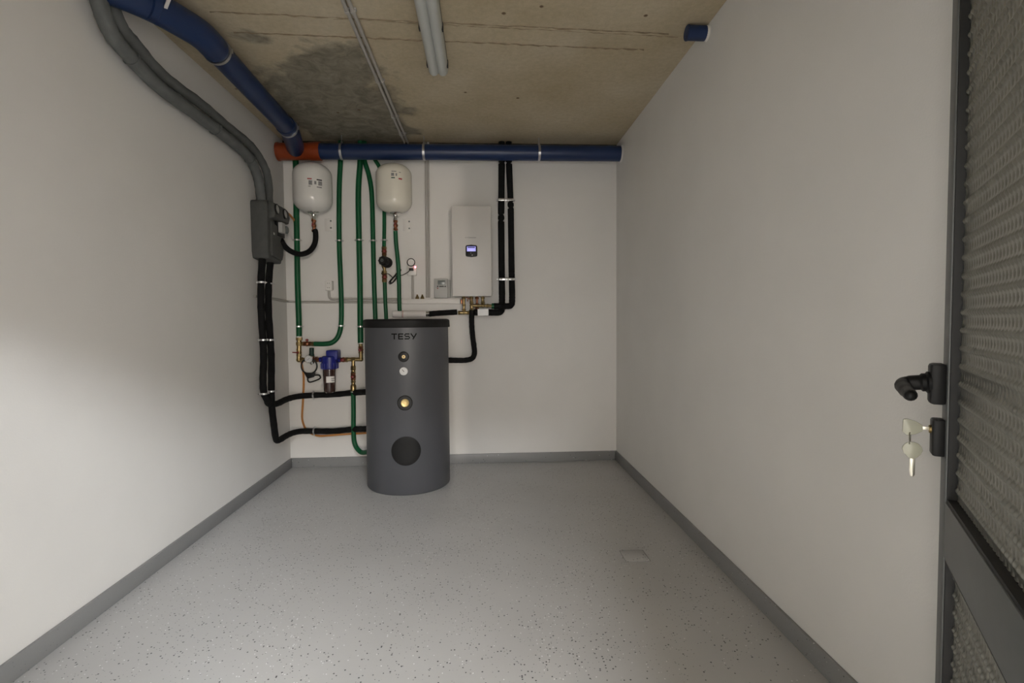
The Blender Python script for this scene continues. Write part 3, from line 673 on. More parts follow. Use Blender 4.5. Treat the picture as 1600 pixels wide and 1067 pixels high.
fit_tube(bm, m2, (0.1957, -0.0600, 0.9075), .0165, False); hexnut(bm, (0.1262, -0.0600, 0.9084), (0.1391, -0.0600, 0.9082), .022); obj('fitting_run', bm, 'brass', bl)
bm = nb(); fit_tube(bm, m1, (0.2451, -0.0600, 1.0377), .0125, False); hexnut(bm, (0.1268, -0.0600, 1.0400), (0.1423, -0.0600, 1.0398), .019); hexnut(bm, (0.2142, -0.0600, 1.0380), (0.2348, -0.0600, 1.0378), .021); obj('branch', bm, 'brass', bl)
tval(bl, (0.1782, -0.0600, 1.0394), (0, -.15, 1), 'red', (1, 0, 0))
tval(bl, (0.1107, -0.0600, 0.9691), (0, -1, 0), 'red', (0, 0, 1), Vector((-.042, 0, .002)))
bm = nb(); ring(bm, Vector(m0) + Vector((0, 0, .004)), (0, 0, 1), .0195, .006, 18, 6); obj('union_ring', bm, 'white', bl)

pr = thing('pressure_reducer', 'pressure reducer with round white gauge and chrome knob', 'pressure reducer', (0.2026, -0.0700, 0.8397))
bm = nb(); lathe(bm, (0.2105, -0.0750, 0.8874), (0.04, 0, 1), [(.021, 0), (.026, .01), (.026, .05), (.020, .055)], 18); fit_tube(bm, (0.1957, -0.0600, 0.9075), (0.2917, -0.0700, 0.9070), .0165, False); hexnut(bm, (0.2428, -0.0620, 0.9097), (0.2609, -0.0620, 0.9095), .025); hexnut(bm, (0.2718, -0.0640, 0.9068), (0.2853, -0.0660, 0.9068), .021); obj('brass_body', bm, 'copper', pr)
bm = nb(); lathe(bm, (0.2157, -0.0750, 0.9347), (0.03, 0, 1), [(.021, 0), (.021, .02), (.0185, .024), (.0185, .068), (.016, .071)], 18); obj('spring_cap', bm, 'dkgreen', pr)
gc = Vector((0.2074, -0.1250, 0.9174)); bm = nb(); lathe(bm, gc + Vector((0, .022, 0)), (0, -1, 0), [(.026, 0), (.0315, .004), (.0315, .022), (.028, .024), (.028, .020)], 28); cyl(bm, gc + Vector((0, .02, 0)), gc + Vector((.008, .06, 0)), .007, 10); ga = obj('gauge_case', bm, 'chrome', pr)
bm = nb(); lathe(bm, gc + Vector((0, .001, 0)), (0, -1, 0), [(.0285, 0), (.0285, .001), (0, .001)], 28); obj('dial', bm, 'dialwhite', ga)
bm = nb(); box(bm, (-.012, -.0012, -.001), (.012, .0, .001)); bm.transform(Matrix.Translation(gc + Vector((0, -.001, 0))) @ Matrix.Rotation(math.radians(-32), 4, 'Y')); obj('needle', bm, 'ink', ga)
bm = nb()
for i in range(9):
    a = math.radians(225 - 270 * i / 8); box(bm, gc + Vector((math.cos(a) * .022 - .001, -.0012, math.sin(a) * .022 - .002)), gc + Vector((math.cos(a) * .022 + .001, .0, math.sin(a) * .022 + .002)))
obj('scale_marks', bm, 'inkgrey', ga)
kc = Vector((0.2260, -0.1100, 0.8822)); bm = nb(); lathe(bm, kc + Vector((0, .05, .006)), (0, -1, -.1), [(.013, 0), (.016, .02), (.0165, .045), (.012, .055), (0, .057)], 18); obj('chrome_knob', bm, 'chrome', pr)

wf = thing('water_filter', 'blue headed water filter with smoky brown bowl left of the tank', 'water filter', (0.3744, -0.1250, 0.6439))
f0, f1 = Vector((0.3097, -0.1250, 0.8355)), Vector((0.4395, -0.1250, 0.9406)); fc = (f0.x + f1.x) / 2; fr = (f1.x - f0.x) / 2
bm = nb(); lathe(bm, (fc, -.125, f0.z), (0, 0, 1), [(fr - .006, 0), (fr, .006), (fr, .045), (fr - .004, .07), (fr - .004, f1.z - f0.z - .008), (fr - .012, f1.z - f0.z)], 28)
for i in range(16):
    a = 2 * PI * i / 16; q = Vector((fc + math.cos(a) * fr, -.125 + math.sin(a) * fr, f0.z)); cyl(bm, q + Vector((0, 0, .004)), q + Vector((0, 0, .048)), .005, 8)
wh = obj('filter_head', bm, 'filterblue', wf)
t0, t1 = Vector((0.3552, -0.1250, 0.9312)), Vector((0.4482, -0.1250, 0.9884))
bm = nb(); box(bm, (t0.x, -.16, t0.z - .02), (t1.x, -.055, t1.z), .010, 3); obj('top_housing', bm, 'filterblue', wf)
bm = nb(); cyl(bm, (0.2814, -0.0700, 0.9072), (0.4522, -0.0900, 0.9066), .021, 16); obj('port_boss', bm, 'filterblue', wf)
w0 = Vector((0.3743, -0.1250, 0.6413)); wr = .051
bm = nb(); lathe(bm, (fc - .004, -.125, w0.z), (0, 0, 1), [(0, 0), (wr * .6, .0), (wr * .84, .012), (wr * .9, .03), (wr, f0.z - w0.z - .01), (wr, f0.z - w0.z + .004)], 28); bw = obj('filter_bowl', bm, 'bowl', wf)
lb0, lb1 = Vector((0.3707, -0.1750, 0.7285)), Vector((0.4374, -0.1750, 0.7791))
bm = nb(); cyl_patch(bm, fc - .004, -.125, wr * .985, -.22, 1.15, lb0.z, lb1.z, 10); obj('label', bm, 'paper', bw)
bm = nb(); cyl_patch(bm, fc - .004, -.125, wr * .997, .55, 1.1, lb0.z + .012, lb0.z + .018, 5); cyl_patch(bm, fc - .004, -.125, wr * .997, .55, 1.1, lb0.z + .028, lb0.z + .034, 5); obj('label_print', bm, 'inkgrey', bw)

bg = thing('brass_valve_group', 'brass tee, valves and check valve between the blue filter and the tank', 'valve group', (0.5476, -0.0800, 0.6453))
n0, n1, n2, n3 = (0.4353, -0.0850, 0.9064), (0.5542, -0.0850, 0.9075), (0.6139, -0.0750, 0.9071), (0.6102, -0.0550, 1.0346)
bm = nb(); fit_tube(bm, n0, n2, .0165, False); hexnut(bm, (0.4379, -0.0850, 0.9064), (0.4508, -0.0850, 0.9062), .023); hexnut(bm, (0.4972, -0.0850, 0.9056), (0.5102, -0.0850, 0.9055), .022); ball(bm, n2, .019); fit_tube(bm, n2, n3, .0165, False); hexnut(bm, n1, Vector(n1) + Vector((.018, 0, 0)), .02); hexnut(bm, Vector(n1) - Vector((.018, 0, 0)), n1, .02); obj('fitting_run', bm, 'brass', bg)
tval(bg, (0.4740, -0.0850, 0.9059), (0, -1, 0), 'red', (1, 0, 0)); tval(bg, (0.6114, -0.0620, 0.9846), (0, -1, 0), 'red', (0, 0, 1))
d0, d1 = Vector(n1), Vector((0.5526, -0.1000, 0.6427)); hh_ = d0.z - d1.z
bm = nb(); fit_tube(bm, d0, d1, .0145, False)
for a_, b_, r_ in ((.20, .34, .021), (.36, .42, .019), (.66, .72, .02)): hexnut(bm, d0.lerp(d1, a_), d0.lerp(d1, b_), r_)
lathe(bm, d1, d0 - d1, [(.015, 0), (.021, .008), (.0225, .02), (.0225, .05), (.015, .062)], 16); obj('drop_leg', bm, 'brass', bg)
tval(bg, d0.lerp(d1, .53), (0, -1, 0), 'red', (0, 0, 1))
bm = nb(); ring(bm, d1, (0, 0, 1), .0165, .005, 18, 6); obj('union_ring', bm, 'white', bg); bm = nb(); ring(bm, Vector(n3) + Vector((0, 0, .004)), (0, 0, 1), .02, .005, 18, 6); obj('union_ring', bm, 'white', bg)

fw = thing('filter_wrench', 'black plastic filter wrench hanging from the pressure reducer', 'wrench', (0.2117, -0.0900, 0.7258))
rc = Vector((0.2011, -0.0950, 0.8577)); RR = .0625
bm = nb(); ring(bm, rc, (0, 1, 0), RR, .0065, 40, 8); obj('ring', bm, 'black', fw)
nk = [(0.1590, -0.0950, 0.8059), (0.2510, -0.0950, 0.8020), (0.2399, -0.0950, 0.7680), (0.1936, -0.0950, 0.7556), (0.1810, -0.0950, 0.7636)]
bm = nb(); prism(bm, [(p[0], p[2]) for p in nk], 1, -.101, -.089, .002); obj('neck', bm, 'black', fw)
hp = [(0.1882, -0.0950, 0.7425), (0.1965, -0.0950, 0.7713), (0.2659, -0.0950, 0.7844), (0.2872, -0.0950, 0.7726), (0.2806, -0.0950, 0.7517), (0.2083, -0.0950, 0.7265)]
bm = nb(); tube(bm, catmull(hp, 6, True), .0058, 10, True); obj('grip', bm, 'black', fw)

# orange sensor cable
bm = nb(); tube(bm, catmull([(.150, -.345, 1.99), (0.1160, -0.2500, 2.0590), (0.1094, -0.1400, 2.0519), (0.0913, -0.0300, 2.0197), (0.0906, -0.0100, 1.7619), (0.0920, -0.0100, 1.3933), (0.0933, -0.0100, 1.0222), (0.1136, -0.0120, 0.8622), (0.1266, -0.0120, 0.7552), (0.1176, -0.0140, 0.5681), (0.1066, -0.0140, 0.4341), (0.1155, -0.0140, 0.3694), (0.1424, -0.0200, 0.3162), (0.1954, -0.0400, 0.2873), (0.2635, -0.0750, 0.2777), (0.3309, -0.0750, 0.2789), (0.4231, -0.0700, 0.2838), (0.5328, -0.0500, 0.2850), (0.6802, -0.0500, 0.2900)], 7), .0085, 10)
tag(obj('sensor_cable', bm, 'cable_orange'), 'orange cable hanging down the wall behind the left green pipe', 'cable')
bh, _ = hose('rubber_hose', 'black hose looping from the pump station up to the white vessel', [(0.1351, -0.4400, 1.8243), (0.1437, -0.3800, 1.7813), (0.1644, -0.3100, 1.7560), (0.2103, -0.2500, 1.7449), (0.2627, -0.2000, 1.7776), (0.2957, -0.1750, 1.8441), (0.3010, -0.1700, 1.9282), (Na[0], -.17, (0.2865, -0.1700, 1.9458)[2])], .0205, 'foam', None, 'hose', 7)

# ---------------------------------------------------------------- circulation pump with its cable
cp = thing('circulation_pump', 'small black circulation pump on the green pipe under the cream vessel', 'pump', (0.8126, -0.0600, 1.5452))
bm = nb(); fit_tube(bm, (0.8153, -0.0550, 1.8344), (0.8152, -0.0550, 1.5404), .0125, False)
for y in ((386, 388.5), (413, 416), (430, 433), (438, 441)): pass
for p, q in (((0.8152, -0.0550, 1.8318), (0.8154, -0.0550, 1.8134)), ((0.8135, -0.0550, 1.5614), (0.8142, -0.0550, 1.5404)), ((0.8133, -0.0550, 1.6351), (0.8134, -0.0550, 1.6114))): hexnut(bm, p, q, .022)
lathe(bm, (0.8135, -0.0550, 1.6508), (0, 0, 1), [(.014, 0), (.025, .03), (.03, .06), (.02, .1), (.014, .12)], 16); obj('brass_housing', bm, 'brass', cp)
tval(cp, (0.8150, -0.0550, 1.7925), (.3, -1, 0)); tval(cp, (0.8139, -0.0550, 1.5825), (.3, -1, 0))
c0 = Vector((0.8417, -0.0900, 1.6992)); c1_ = Vector((0.8201, -0.1900, 1.7055))
bm = nb(); lathe(bm, c0 - (c1_ - c0).normalized() * .03, c1_ - c0, [(.030, 0), (.042, .012), (.0425, .05), (.039, .058), (0, .06)], 26); obj('motor_flange', bm, 'lid', cp)
dd = (c1_ - c0).normalized()
bm = nb(); lathe(bm, c0 + dd * .02, dd, [(.036, 0), (.036, .065), (.031, .075), (0, .078)], 26)
for i in range(8):
    a = 2 * PI * i / 8; u_ = dd.cross(Vector((0, 0, 1))).normalized(); w_ = dd.cross(u_); q = c0 + dd * .03 + (u_ * math.cos(a) + w_ * math.sin(a)) * .0345
    cyl(bm, q, q + dd * .06, .004, 6)
mo = obj('motor_cap', bm, 'black', cp)
bm = nb(); fc_ = c0 + dd * .0985
for s in (-1, 0, 1): box(bm, fc_ + Vector((-.014 + abs(s) * .004, -.001, s * .009 - .002)), fc_ + Vector((.014 - abs(s) * .004, .002, s * .009 + .002)))
obj('printed_plate', bm, 'lcd', mo)
bm = nb(); tube(bm, catmull([(0.8119, -0.0900, 1.6211), (0.7953, -0.0850, 1.6112), (0.8106, -0.0850, 1.6008), (0.8470, -0.0850, 1.6085), (0.8726, -0.0850, 1.5901), (0.8861, -0.0900, 1.5740)], 6), .0032, 8)
# the spare length tied up in a long narrow bundle
for k, o_ in enumerate((0, .008, -.007, .004)):
    tube(bm, catmull([(0.9476, -0.0950, 1.6360), (0.9062, -0.1000, 1.5887), (0.8667, -0.1000, 1.5419), (0.8767, -0.1000, 1.5263), (0.9004, -0.1000, 1.5470), (0.9322, -0.1000, 1.5939)], 7, True), .0034, 8, True)
    for v in bm.verts[-8 * 42:] if hasattr(bm.verts, '__getitem__') and False else []: pass
    bmesh.ops.translate(bm, verts=[v for v in bm.verts if not v.tag], vec=(o_ if k else 0, -.004 * k, o_ * .6 if k else 0))
    for v in bm.verts: v.tag = True
tube(bm, catmull([(0.9322, -0.1000, 1.5939), (0.9617, -0.0900, 1.5947), (1.0022, -0.0800, 1.6164), (1.0272, -0.0700, 1.6410)], 6), .0032, 8)
ring(bm, (0.9199, -0.1050, 1.5830), (1, 0, 1), .013, .003, 14, 6); obj('power_cable', bm, 'black', cp)

# ---------------------------------------------------------------- sockets, trunking, control box
def face_box(bm, px0, px1, d0_, d1_, bev=.002):
    """box between two back-wall corners (points) and two distances from the wall"""
    a, b = Vector(px0), Vector(px1); box(bm, (min(a.x, b.x), -d1_, min(a.z, b.z)), (max(a.x, b.x), -d0_, max(a.z, b.z)), bev); return bm
s1 = thing('wall_socket', 'white double socket between the two left green pipes', 'socket', (0.3402, 0.0000, 1.4773))
bm = nb(); face_box(bm, (0.3232, -0.0300, 1.4756), (0.3794, -0.0300, 1.5570), 0, .038, .003); obj('housing', bm, 'white', s1)
for py in ((0.3528, -0.0380, 1.5354), (0.3520, -0.0380, 1.4986)):
    bm = nb(); lathe(bm, py, (0, -1, 0), [(.018, -.001), (.018, .003), (.0155, .003), (.0155, .0005), (0, .0005)], 20); so = obj('outlet', bm, 'white', s1)
    bm = nb()
    for sg in (-1, 1): cyl(bm, Vector(py) + Vector((sg * .0075, -.0005, 0)), Vector(py) + Vector((sg * .0075, -.002, 0)), .0028, 8)
    obj('contact_hole', bm, 'ink', so)
bm = nb(); face_box(bm, (0.3725, -0.0100, 1.4819), (0.3840, -0.0100, 1.5559), 0, .018, .001); obj('side_strip', bm, 'conduit', s1)  # narrow grey strip down the right side of the housing
conduit('socket_conduit', 'grey conduit bending from the left socket along the wall to the trunking', [(0.3496, -0.0140, 1.4764), (0.3506, -0.0140, 1.4060), (0.5884, -0.0140, 1.4063), (0.9493, -0.0140, 1.4012)], .0105, fl=.055)
conduit('low_conduit', 'thin grey conduit running from the left wall behind the green pipes', [(.012, -.62, (-0.0004, -0.0120, 1.3906)[2] + .012), (.012, -.25, (-0.0004, -0.0120, 1.3906)[2] + .006), (.012, -.012, (0.0047, -0.0120, 1.3885)[2]), (0.1183, -0.0120, 1.3825), (0.5874, -0.0120, 1.3798), (0.9485, -0.0120, 1.3762)], .0095, fl=.02)
s2 = thing('wall_socket', 'white socket with glowing red light and black plug right of the pump', 'socket', (1.0274, 0.0000, 1.6027))
bm = nb(); face_box(bm, (0.9972, -0.0300, 1.6000), (1.0723, -0.0300, 1.6768), 0, .036, .003); obj('housing', bm, 'white', s2)
bm = nb(); box(bm, Vector((1.0174, -0.0750, 1.6353)) + Vector((0, 0, 0)), Vector((1.0516, -0.0360, 1.6550)), .003); obj('plug', bm, 'black', s2)
lc = Vector((1.0310, -0.0450, 1.7053))
bm = nb(); lathe(bm, lc + Vector((0, .045, 0)), (0, -1, 0), [(.030, 0), (.030, .043), (0, .045)], 28); obj('round_cover', bm, 'white', s2)
bm = nb(); ring(bm, lc, (0, 1, 0), .0305, .0032, 32, 8); obj('cover_rim', bm, 'black', s2)
bm = nb(); ball(bm, (1.0655, -0.0400, 1.6678), .0062, 10); obj('indicator', bm, 'led', s2)
conduit('socket_conduit', 'short upright grey conduit under the socket with the red light', [(1.0396, -0.0120, 1.6016), (1.0365, -0.0120, 1.4040)], .0095)
tr = thing('cable_trunking', 'white cable trunking on the wall under the control box', 'trunking', (1.1891, 0.0000, 1.3607))
bm = nb(); face_box(bm, (0.9493, -0.0350, 1.3620), (1.4353, -0.0350, 1.4008), 0, .045, .002); obj('channel', bm, 'white', tr)
bm = nb(); face_box(bm, (0.9493, -0.0450, 1.3956), (1.4374, -0.0450, 1.4025), .020, .0465, .001); obj('cover_lip', bm, 'white', tr)
for p in (((1.0754, -0.0250, 1.4032)), ((1.1178, -0.0250, 1.4030))):
    gl = thing('cable_gland', 'small brass cable gland on the trunking, ' + ('left of the two' if p[0] < (1.0966, -0.0250, 1.4031)[0] else 'right of the two'), 'cable gland', p)
    bm = nb(); hexnut(bm, p, Vector(p) + Vector((0, 0, .012)), .017); obj('nut', bm, 'brass', gl)
    bm = nb(); lathe(bm, Vector(p) + Vector((0, 0, .011)), (0, 0, 1), [(.014, 0), (.012, .008), (.007, .016), (.006, .026), (0, .026)], 12); obj('cone', bm, 'brass', gl)
cb = thing('control_box', 'light grey control box with small display beside the white unit', 'control box', (1.2808, 0.0000, 1.4086))
bm = nb(); face_box(bm, (1.2195, -0.0600, 1.4088), (1.3325, -0.0600, 1.5673), 0, .062, .004); obj('case', bm, 'ctrl', cb)
bm = nb(); face_box(bm, (1.2317, -0.0650, 1.4932), (1.3222, -0.0650, 1.5601), .058, .067, .002); fp = obj('front_panel', bm, 'ctrl', cb)
bm = nb(); face_box(bm, (1.2507, -0.0680, 1.5157), (1.3118, -0.0680, 1.5535), .064, .069, .001); obj('display', bm, 'lcd', fp)
for a, b in (((683.2, 685), 0), ((686.6, 689), 0), ((689.6, 692), 0), ((692.4, 693.8), 0), ((695, 697), 0)):
    x0 = (1.2452, -0.0680, 1.5035)[0] + (a[0] - 683) * .00518; x1 = (1.2452, -0.0680, 1.5035)[0] + (a[1] - 683) * .00518; z = (1.2452, -0.0680, 1.5041)[2]
    bm = nb(); box(bm, (x0, -.070, z - .0045), (x1, -.065, z + .0045), .001); obj('button', bm, 'ink', fp)
bm = nb(); ball(bm, (1.2500, -0.0640, 1.4895), .005, 8); obj('knob', bm, 'inkred', cb)
bm = nb(); face_box(bm, (1.3290, -0.0300, 1.4123), (1.3517, -0.0300, 1.5618), 0, .035, .003); obj('side_cover', bm, 'ctrl', cb)

# ---------------------------------------------------------------- white heating unit and its brass connections
hu = thing('heating_unit', 'tall white wall hung heating unit with a lit blue display', 'heating unit', (1.5285, 0.0000, 1.4235))
u0, u1 = Vector((1.3828, -0.2500, 1.4119)), Vector((1.6947, -0.2500, 2.1224)); ux0, ux1 = (u0.x + (1.3802, -0.2500, 2.1222)[0]) / 2, ((1.6897, -0.2500, 2.1239)[0] + (1.6965, -0.2500, 1.4103)[0]) / 2
bm = nb(); box(bm, (ux0 + .004, -.232, u0.z + .006), (ux1 - .004, -.0, u1.z - .006), .004); obj('casing', bm, 'unit', hu)
bm = nb(); box(bm, (ux0, -.25, u0.z), (ux1, -.229, u1.z), .004); fpn = obj('front_panel', bm, 'unit', hu)
e0, e1 = Vector((1.4894, -0.2500, 1.7254)), Vector((1.5815, -0.2500, 1.8148)); ez = (e0.z + e1.z) / 2
pts = []
for sx, sz, k in ((1, 1, 0), (-1, 1, 1), (-1, -1, 2), (1, -1, 3)):
    cxx = (e0.x + e1.x) / 2 + sx * ((e1.x - e0.x) / 2 - .012); czz = ez + sz * ((e1.z - e0.z) / 2 - .012)
    for i in range(5): a = PI / 2 * (k + i / 4); pts.append((cxx + .012 * math.cos(a), czz + .012 * math.sin(a)))
    if k in (0, 2): pts.append(((e0.x + e1.x) / 2, ez + sz * ((e1.z - e0.z) / 2 + .004)))
bm = nb(); prism(bm, pts, 1, -.258, -.249, .001); ds = obj('display_bezel', bm, 'black', hu)
bm = nb(); face_box(bm, (1.5002, -0.2580, 1.7667), (1.5694, -0.2580, 1.8050), .2575, .2588, .0003); obj('screen', bm, 'screen', ds)
bm = nb(); face_box(bm, (1.5056, -0.2590, 1.7928), (1.5633, -0.2590, 1.8014), .2586, .2592, 0); obj('screen_text', bm, mat('display_print', (0.02, 0.02, 0.09), .3), ds)
bm = nb(); face_box(bm, (1.5372, -0.2580, 1.7329), (1.5464, -0.2580, 1.7400), .2575, .2590, 0); face_box(bm, (1.5273, -0.2580, 1.7516), (1.5344, -0.2580, 1.7556), .2575, .2588, 0); obj('button', bm, 'ctrl', ds)
bm = nb(); face_box(bm, (1.4855, -0.2500, 1.8747), (1.5108, -0.2500, 1.8777), .2495, .2508, 0); face_box(bm, (1.5234, -0.2500, 1.8737), (1.5741, -0.2500, 1.8778), .2495, .2508, 0); lathe(bm, (1.5174, -0.2500, 1.8757), (0, -1, 0), [(.006, -.0005), (.006, .0008), (.004, .0008), (.004, -.0005)], 14); obj('brand_line', bm, 'inkgrey', hu)
zu = u0.z + .012
def vtx(px, py, d): return None
bc = thing('brass_connections', 'cluster of brass pipe fittings under the white heating unit', 'pipe fittings', (1.5340, -0.1000, 1.2654))
def drop(p_top, p_bot, r=.0105, nuts=True):
    bm = nb(); a, b = Vector(p_top), Vector(p_bot); a.z = zu; a.x = b.x; a.y = b.y; cyl(bm, a, b, r, 14)
    if nuts:
        hexnut(bm, a - Vector((0, 0, .012)), a - Vector((0, 0, .028)), .018); hexnut(bm, b + Vector((0, 0, .030)), b + Vector((0, 0, .014)), .018); hexnut(bm, a.lerp(b, .5), a.lerp(b, .62), .016)
    return bm
J = Vector((1.4664, -0.1200, 1.2840)); bm = drop(J, J); ball(bm, J, .016); cyl(bm, (1.4166, -0.1200, 1.2843), (1.5136, -0.1200, 1.2837), .0135, 14)
hexnut(bm, (1.4192, -0.1200, 1.2843), (1.4349, -0.1200, 1.2842), .019); hexnut(bm, (1.4926, -0.1200, 1.2838), (1.5110, -0.1200, 1.2837), .018); obj('tee', bm, 'brass', bc)
bm = nb(); face_box(bm, (1.4406, -0.1100, 1.3554), (1.4542, -0.1100, 1.3922), .09, .13, .003); obj('drain_valve', bm, 'copper', bc)
Kx = Vector((1.5292, -0.1300, 1.3411)); bm = drop(Kx, Kx); Kd = Vector((1.5312, -0.1300, 1.2912)); cyl(bm, Kx, Kd, .0135, 14); ball(bm, Kx, .016); hexnut(bm, Kd + Vector((0, 0, .03)), Kd + Vector((0, 0, .010)), .0195); obj('elbow', bm, 'brass', bc)
Ky = Vector((1.6220, -0.1200, 1.3408)); bm = drop(Ky, Ky); ball(bm, Ky, .018); cyl(bm, Kx, (1.6986, -0.1100, 1.3380), .013, 14); hexnut(bm, (1.5720, -0.1200, 1.3406), (1.5904, -0.1200, 1.3405), .019); hexnut(bm, (1.6510, -0.1200, 1.3391), (1.6668, -0.1200, 1.3384), .019); obj('manifold', bm, 'brass', bc)
Kz = Vector((1.5739, -0.0900, 1.2970)); bm = drop(Kz, Kz, .009); obj('riser', bm, 'copper', bc)
bm = nb(); cyl(bm, (1.4845, -0.1500, 1.4085), (1.5260, -0.1500, 1.3900), .005, 10); cyl(bm, (1.4974, -0.1500, 1.3954), (1.4971, -0.1500, 1.3746), .004, 8); obj('vent', bm, 'copper', bc)
bm = nb(); cyl(bm, (1.6933, -0.1100, 1.3381), (1.7251, -0.1100, 1.3368), .0235, 18, .002); obj('green_coupling', bm, 'green', bc)
bm = nb(); cyl(bm, (1.6817, -0.1100, 1.3381), (1.6933, -0.1100, 1.3381), .011, 12); obj('union_nut', bm, mat('bright_brass', (.85, .68, .25), .25, 1.0), bc)

mf = thing('inline_filter', 'white cylinder with steel end lying above the tank lid', 'filter', (1.0199, -0.1000, 1.2428))
f_0, f_1 = Vector((0.8828, -0.1000, 1.2764)), Vector((1.1560, -0.1000, 1.2755)); fl_ = (f_1 - f_0).length
bm = nb(); lathe(bm, f_0, f_1 - f_0, [(.0, 0), (.024, 0), (.029, .006), (.029, fl_), (0, fl_)], 26); mb = obj('body', bm, mat('glossy_white_pipe', (.80, .78, .76), .22, coat=.3), mf)
bm = nb(); lathe(bm, f_0 + (f_1 - f_0) * .30, f_1 - f_0, [(.0285, 0), (.0295, .001), (.0295, .006), (.0285, .007)], 26); obj('red_band', bm, mat('faded_red_band', (.55, .30, .28), .5), mf)
bm = nb(); lathe(bm, f_0 + (f_1 - f_0) * .27, f_1 - f_0, [(.0285, 0), (.0295, .001), (.0295, .004), (.0285, .005)], 26); obj('seam', bm, 'ctrl', mf)
bm = nb(); d_ = (f_1 - f_0).normalized(); lathe(bm, f_1 - d_ * .002, d_, [(.022, 0), (.0275, .002), (.0275, .010), (.022, .012), (.022, .016), (.0275, .018), (.0275, .028), (.020, .031)], 24); obj('end_nut', bm, 'chrome', mf)
hose('insulated_pipe', 'short black insulated pipe between the white cylinder and the brass tee', [f_1 + d_ * .025, (1.2297, -0.1050, 1.2801), (1.3195, -0.1150, 1.2851), (1.4088, -0.1200, 1.2897)], .0225, 'foam', None, 'pipe', 6, .05)

# black insulated pipes right of the unit
RBk = .0265
pl, _ = hose('insulated_pipe', 'black insulated riser right of the white unit, the left one of the two', fillet([((1.7910, -0.0500, 2.5483)[0], -.05, H - .005), (1.7910, -0.0500, 2.5483), (1.7815, -0.0500, 2.0743), (1.7826, -0.0500, 1.5961), (1.7834, -0.0550, 1.4034), (1.7789, -0.0750, 1.2837), (1.6719, -0.0900, 1.2841), (1.5504, -0.1200, 1.2860)], .035, 5), RBk, 'foam', None, 'pipe', 2, .05)
pr_, _ = hose('insulated_pipe', 'black insulated riser right of the white unit, the right one of the two', fillet([((1.8495, -0.0500, 2.5489)[0], -.05, H - .005), (1.8495, -0.0500, 2.5489), (1.8625, -0.0500, 2.1804), (1.8659, -0.0500, 1.5959), (1.8685, -0.0550, 1.4244), (1.8650, -0.0750, 1.3381), (1.7884, -0.1150, 1.3342), (1.7144, -0.1120, 1.3363)], .035, 5), RBk * .97, 'foam', None, 'pipe', 2, .05)
def twin(par, a, b):
    clamp(par, a, (0, 0, 1), RBk, (0, -1, 0))
    bm = nb(); m_ = (Vector(a) + Vector(b)) / 2; w = (Vector(b) - Vector(a)).length
    box(bm, (a[0] - .026, a[1] - .030, a[2] - .010), (b[0] + .026, a[1] - .0255, a[2] + .010), .002); lathe(bm, m_ + Vector((0, -.030, 0)), (0, -1, 0), [(.016, 0), (.016, .006), (.007, .010), (0, .010)], 14); obj('twin_clamp', bm, 'steel', par)
twin(pl, (1.7838, -0.0500, 2.2169), (1.8607, -0.0500, 2.2174)); clamp(pr_, (1.8607, -0.0500, 2.2174), (0, 0, 1), RBk, (0, -1, 0))
twin(pl, (1.7823, -0.0500, 1.5614), (1.8661, -0.0500, 1.5612)); clamp(pr_, (1.8661, -0.0500, 1.5612), (0, 0, 1), RBk, (0, -1, 0))
hose('insulated_pipe', 'black insulated pipe dropping from the brass fittings into the right side of the tank', [(Kd.x, Kd.y, Kd.z + .015), (1.5290, -0.1300, 1.2335), (1.5299, -0.1300, 1.1704), (1.5355, -0.1400, 1.0917), (1.5455, -0.1600, 1.0136), (1.5493, -0.1800, 0.9519), (1.5297, -0.2100, 0.9126), (1.4767, -0.2500, 0.9018), (1.4145, -0.3300, 0.9077), (1.3593, -0.4000, 0.9147), (1.3038, -0.4400, 0.9194)], .0215, 'foam', None, 'pipe', 6, .05)
tg = Vector((1.6215, -0.1150, 1.2856)); bm = nb(); box(bm, Vector((1.5783, -0.1520, 1.2581)), Vector((1.6672, -0.1490, 1.3119)), .0005)
tag(obj('pipe_tag', bm, 'tagpaper'), 'blank white tag on the black pipe under the heating unit', 'tag')

# ---------------------------------------------------------------- the tank
TX, TY, TR = 1.053, -.482, .3055
tk = thing('hot_water_tank', 'tall grey cylindrical hot water tank with black lid standing on the floor', 'water tank', (TX, TY, 0))
ZL0, ZL1 = 1.172, 1.233
bm = nb(); lathe(bm, (TX, TY, 0), (0, 0, 1), [(0, .0), (TR - .010, .0), (TR - .004, .006), (TR, .012), (TR, ZL0 + .01), (0, ZL0 + .01)], 72); body = obj('tank_body', bm, 'tank', tk)
bm = nb(); lathe(bm, (TX, TY, ZL0), (0, 0, 1), [(TR - .01, 0), (TR + .010, .0), (TR + .012, .004), (TR + .010, .05), (TR + .004, ZL1 - ZL0 - .004), (TR - .01, ZL1 - ZL0), (0, ZL1 - ZL0)], 72); obj('lid', bm, 'lid', tk)
FA = math.radians(3.6)       # the front of the tank
fn = Vector((math.sin(FA), -math.cos(FA), 0))
def ft(dx, z, out=0.0):
    a = FA + dx / TR; return Vector((TX + math.sin(a) * (TR + out), TY - math.cos(a) * (TR + out), z))
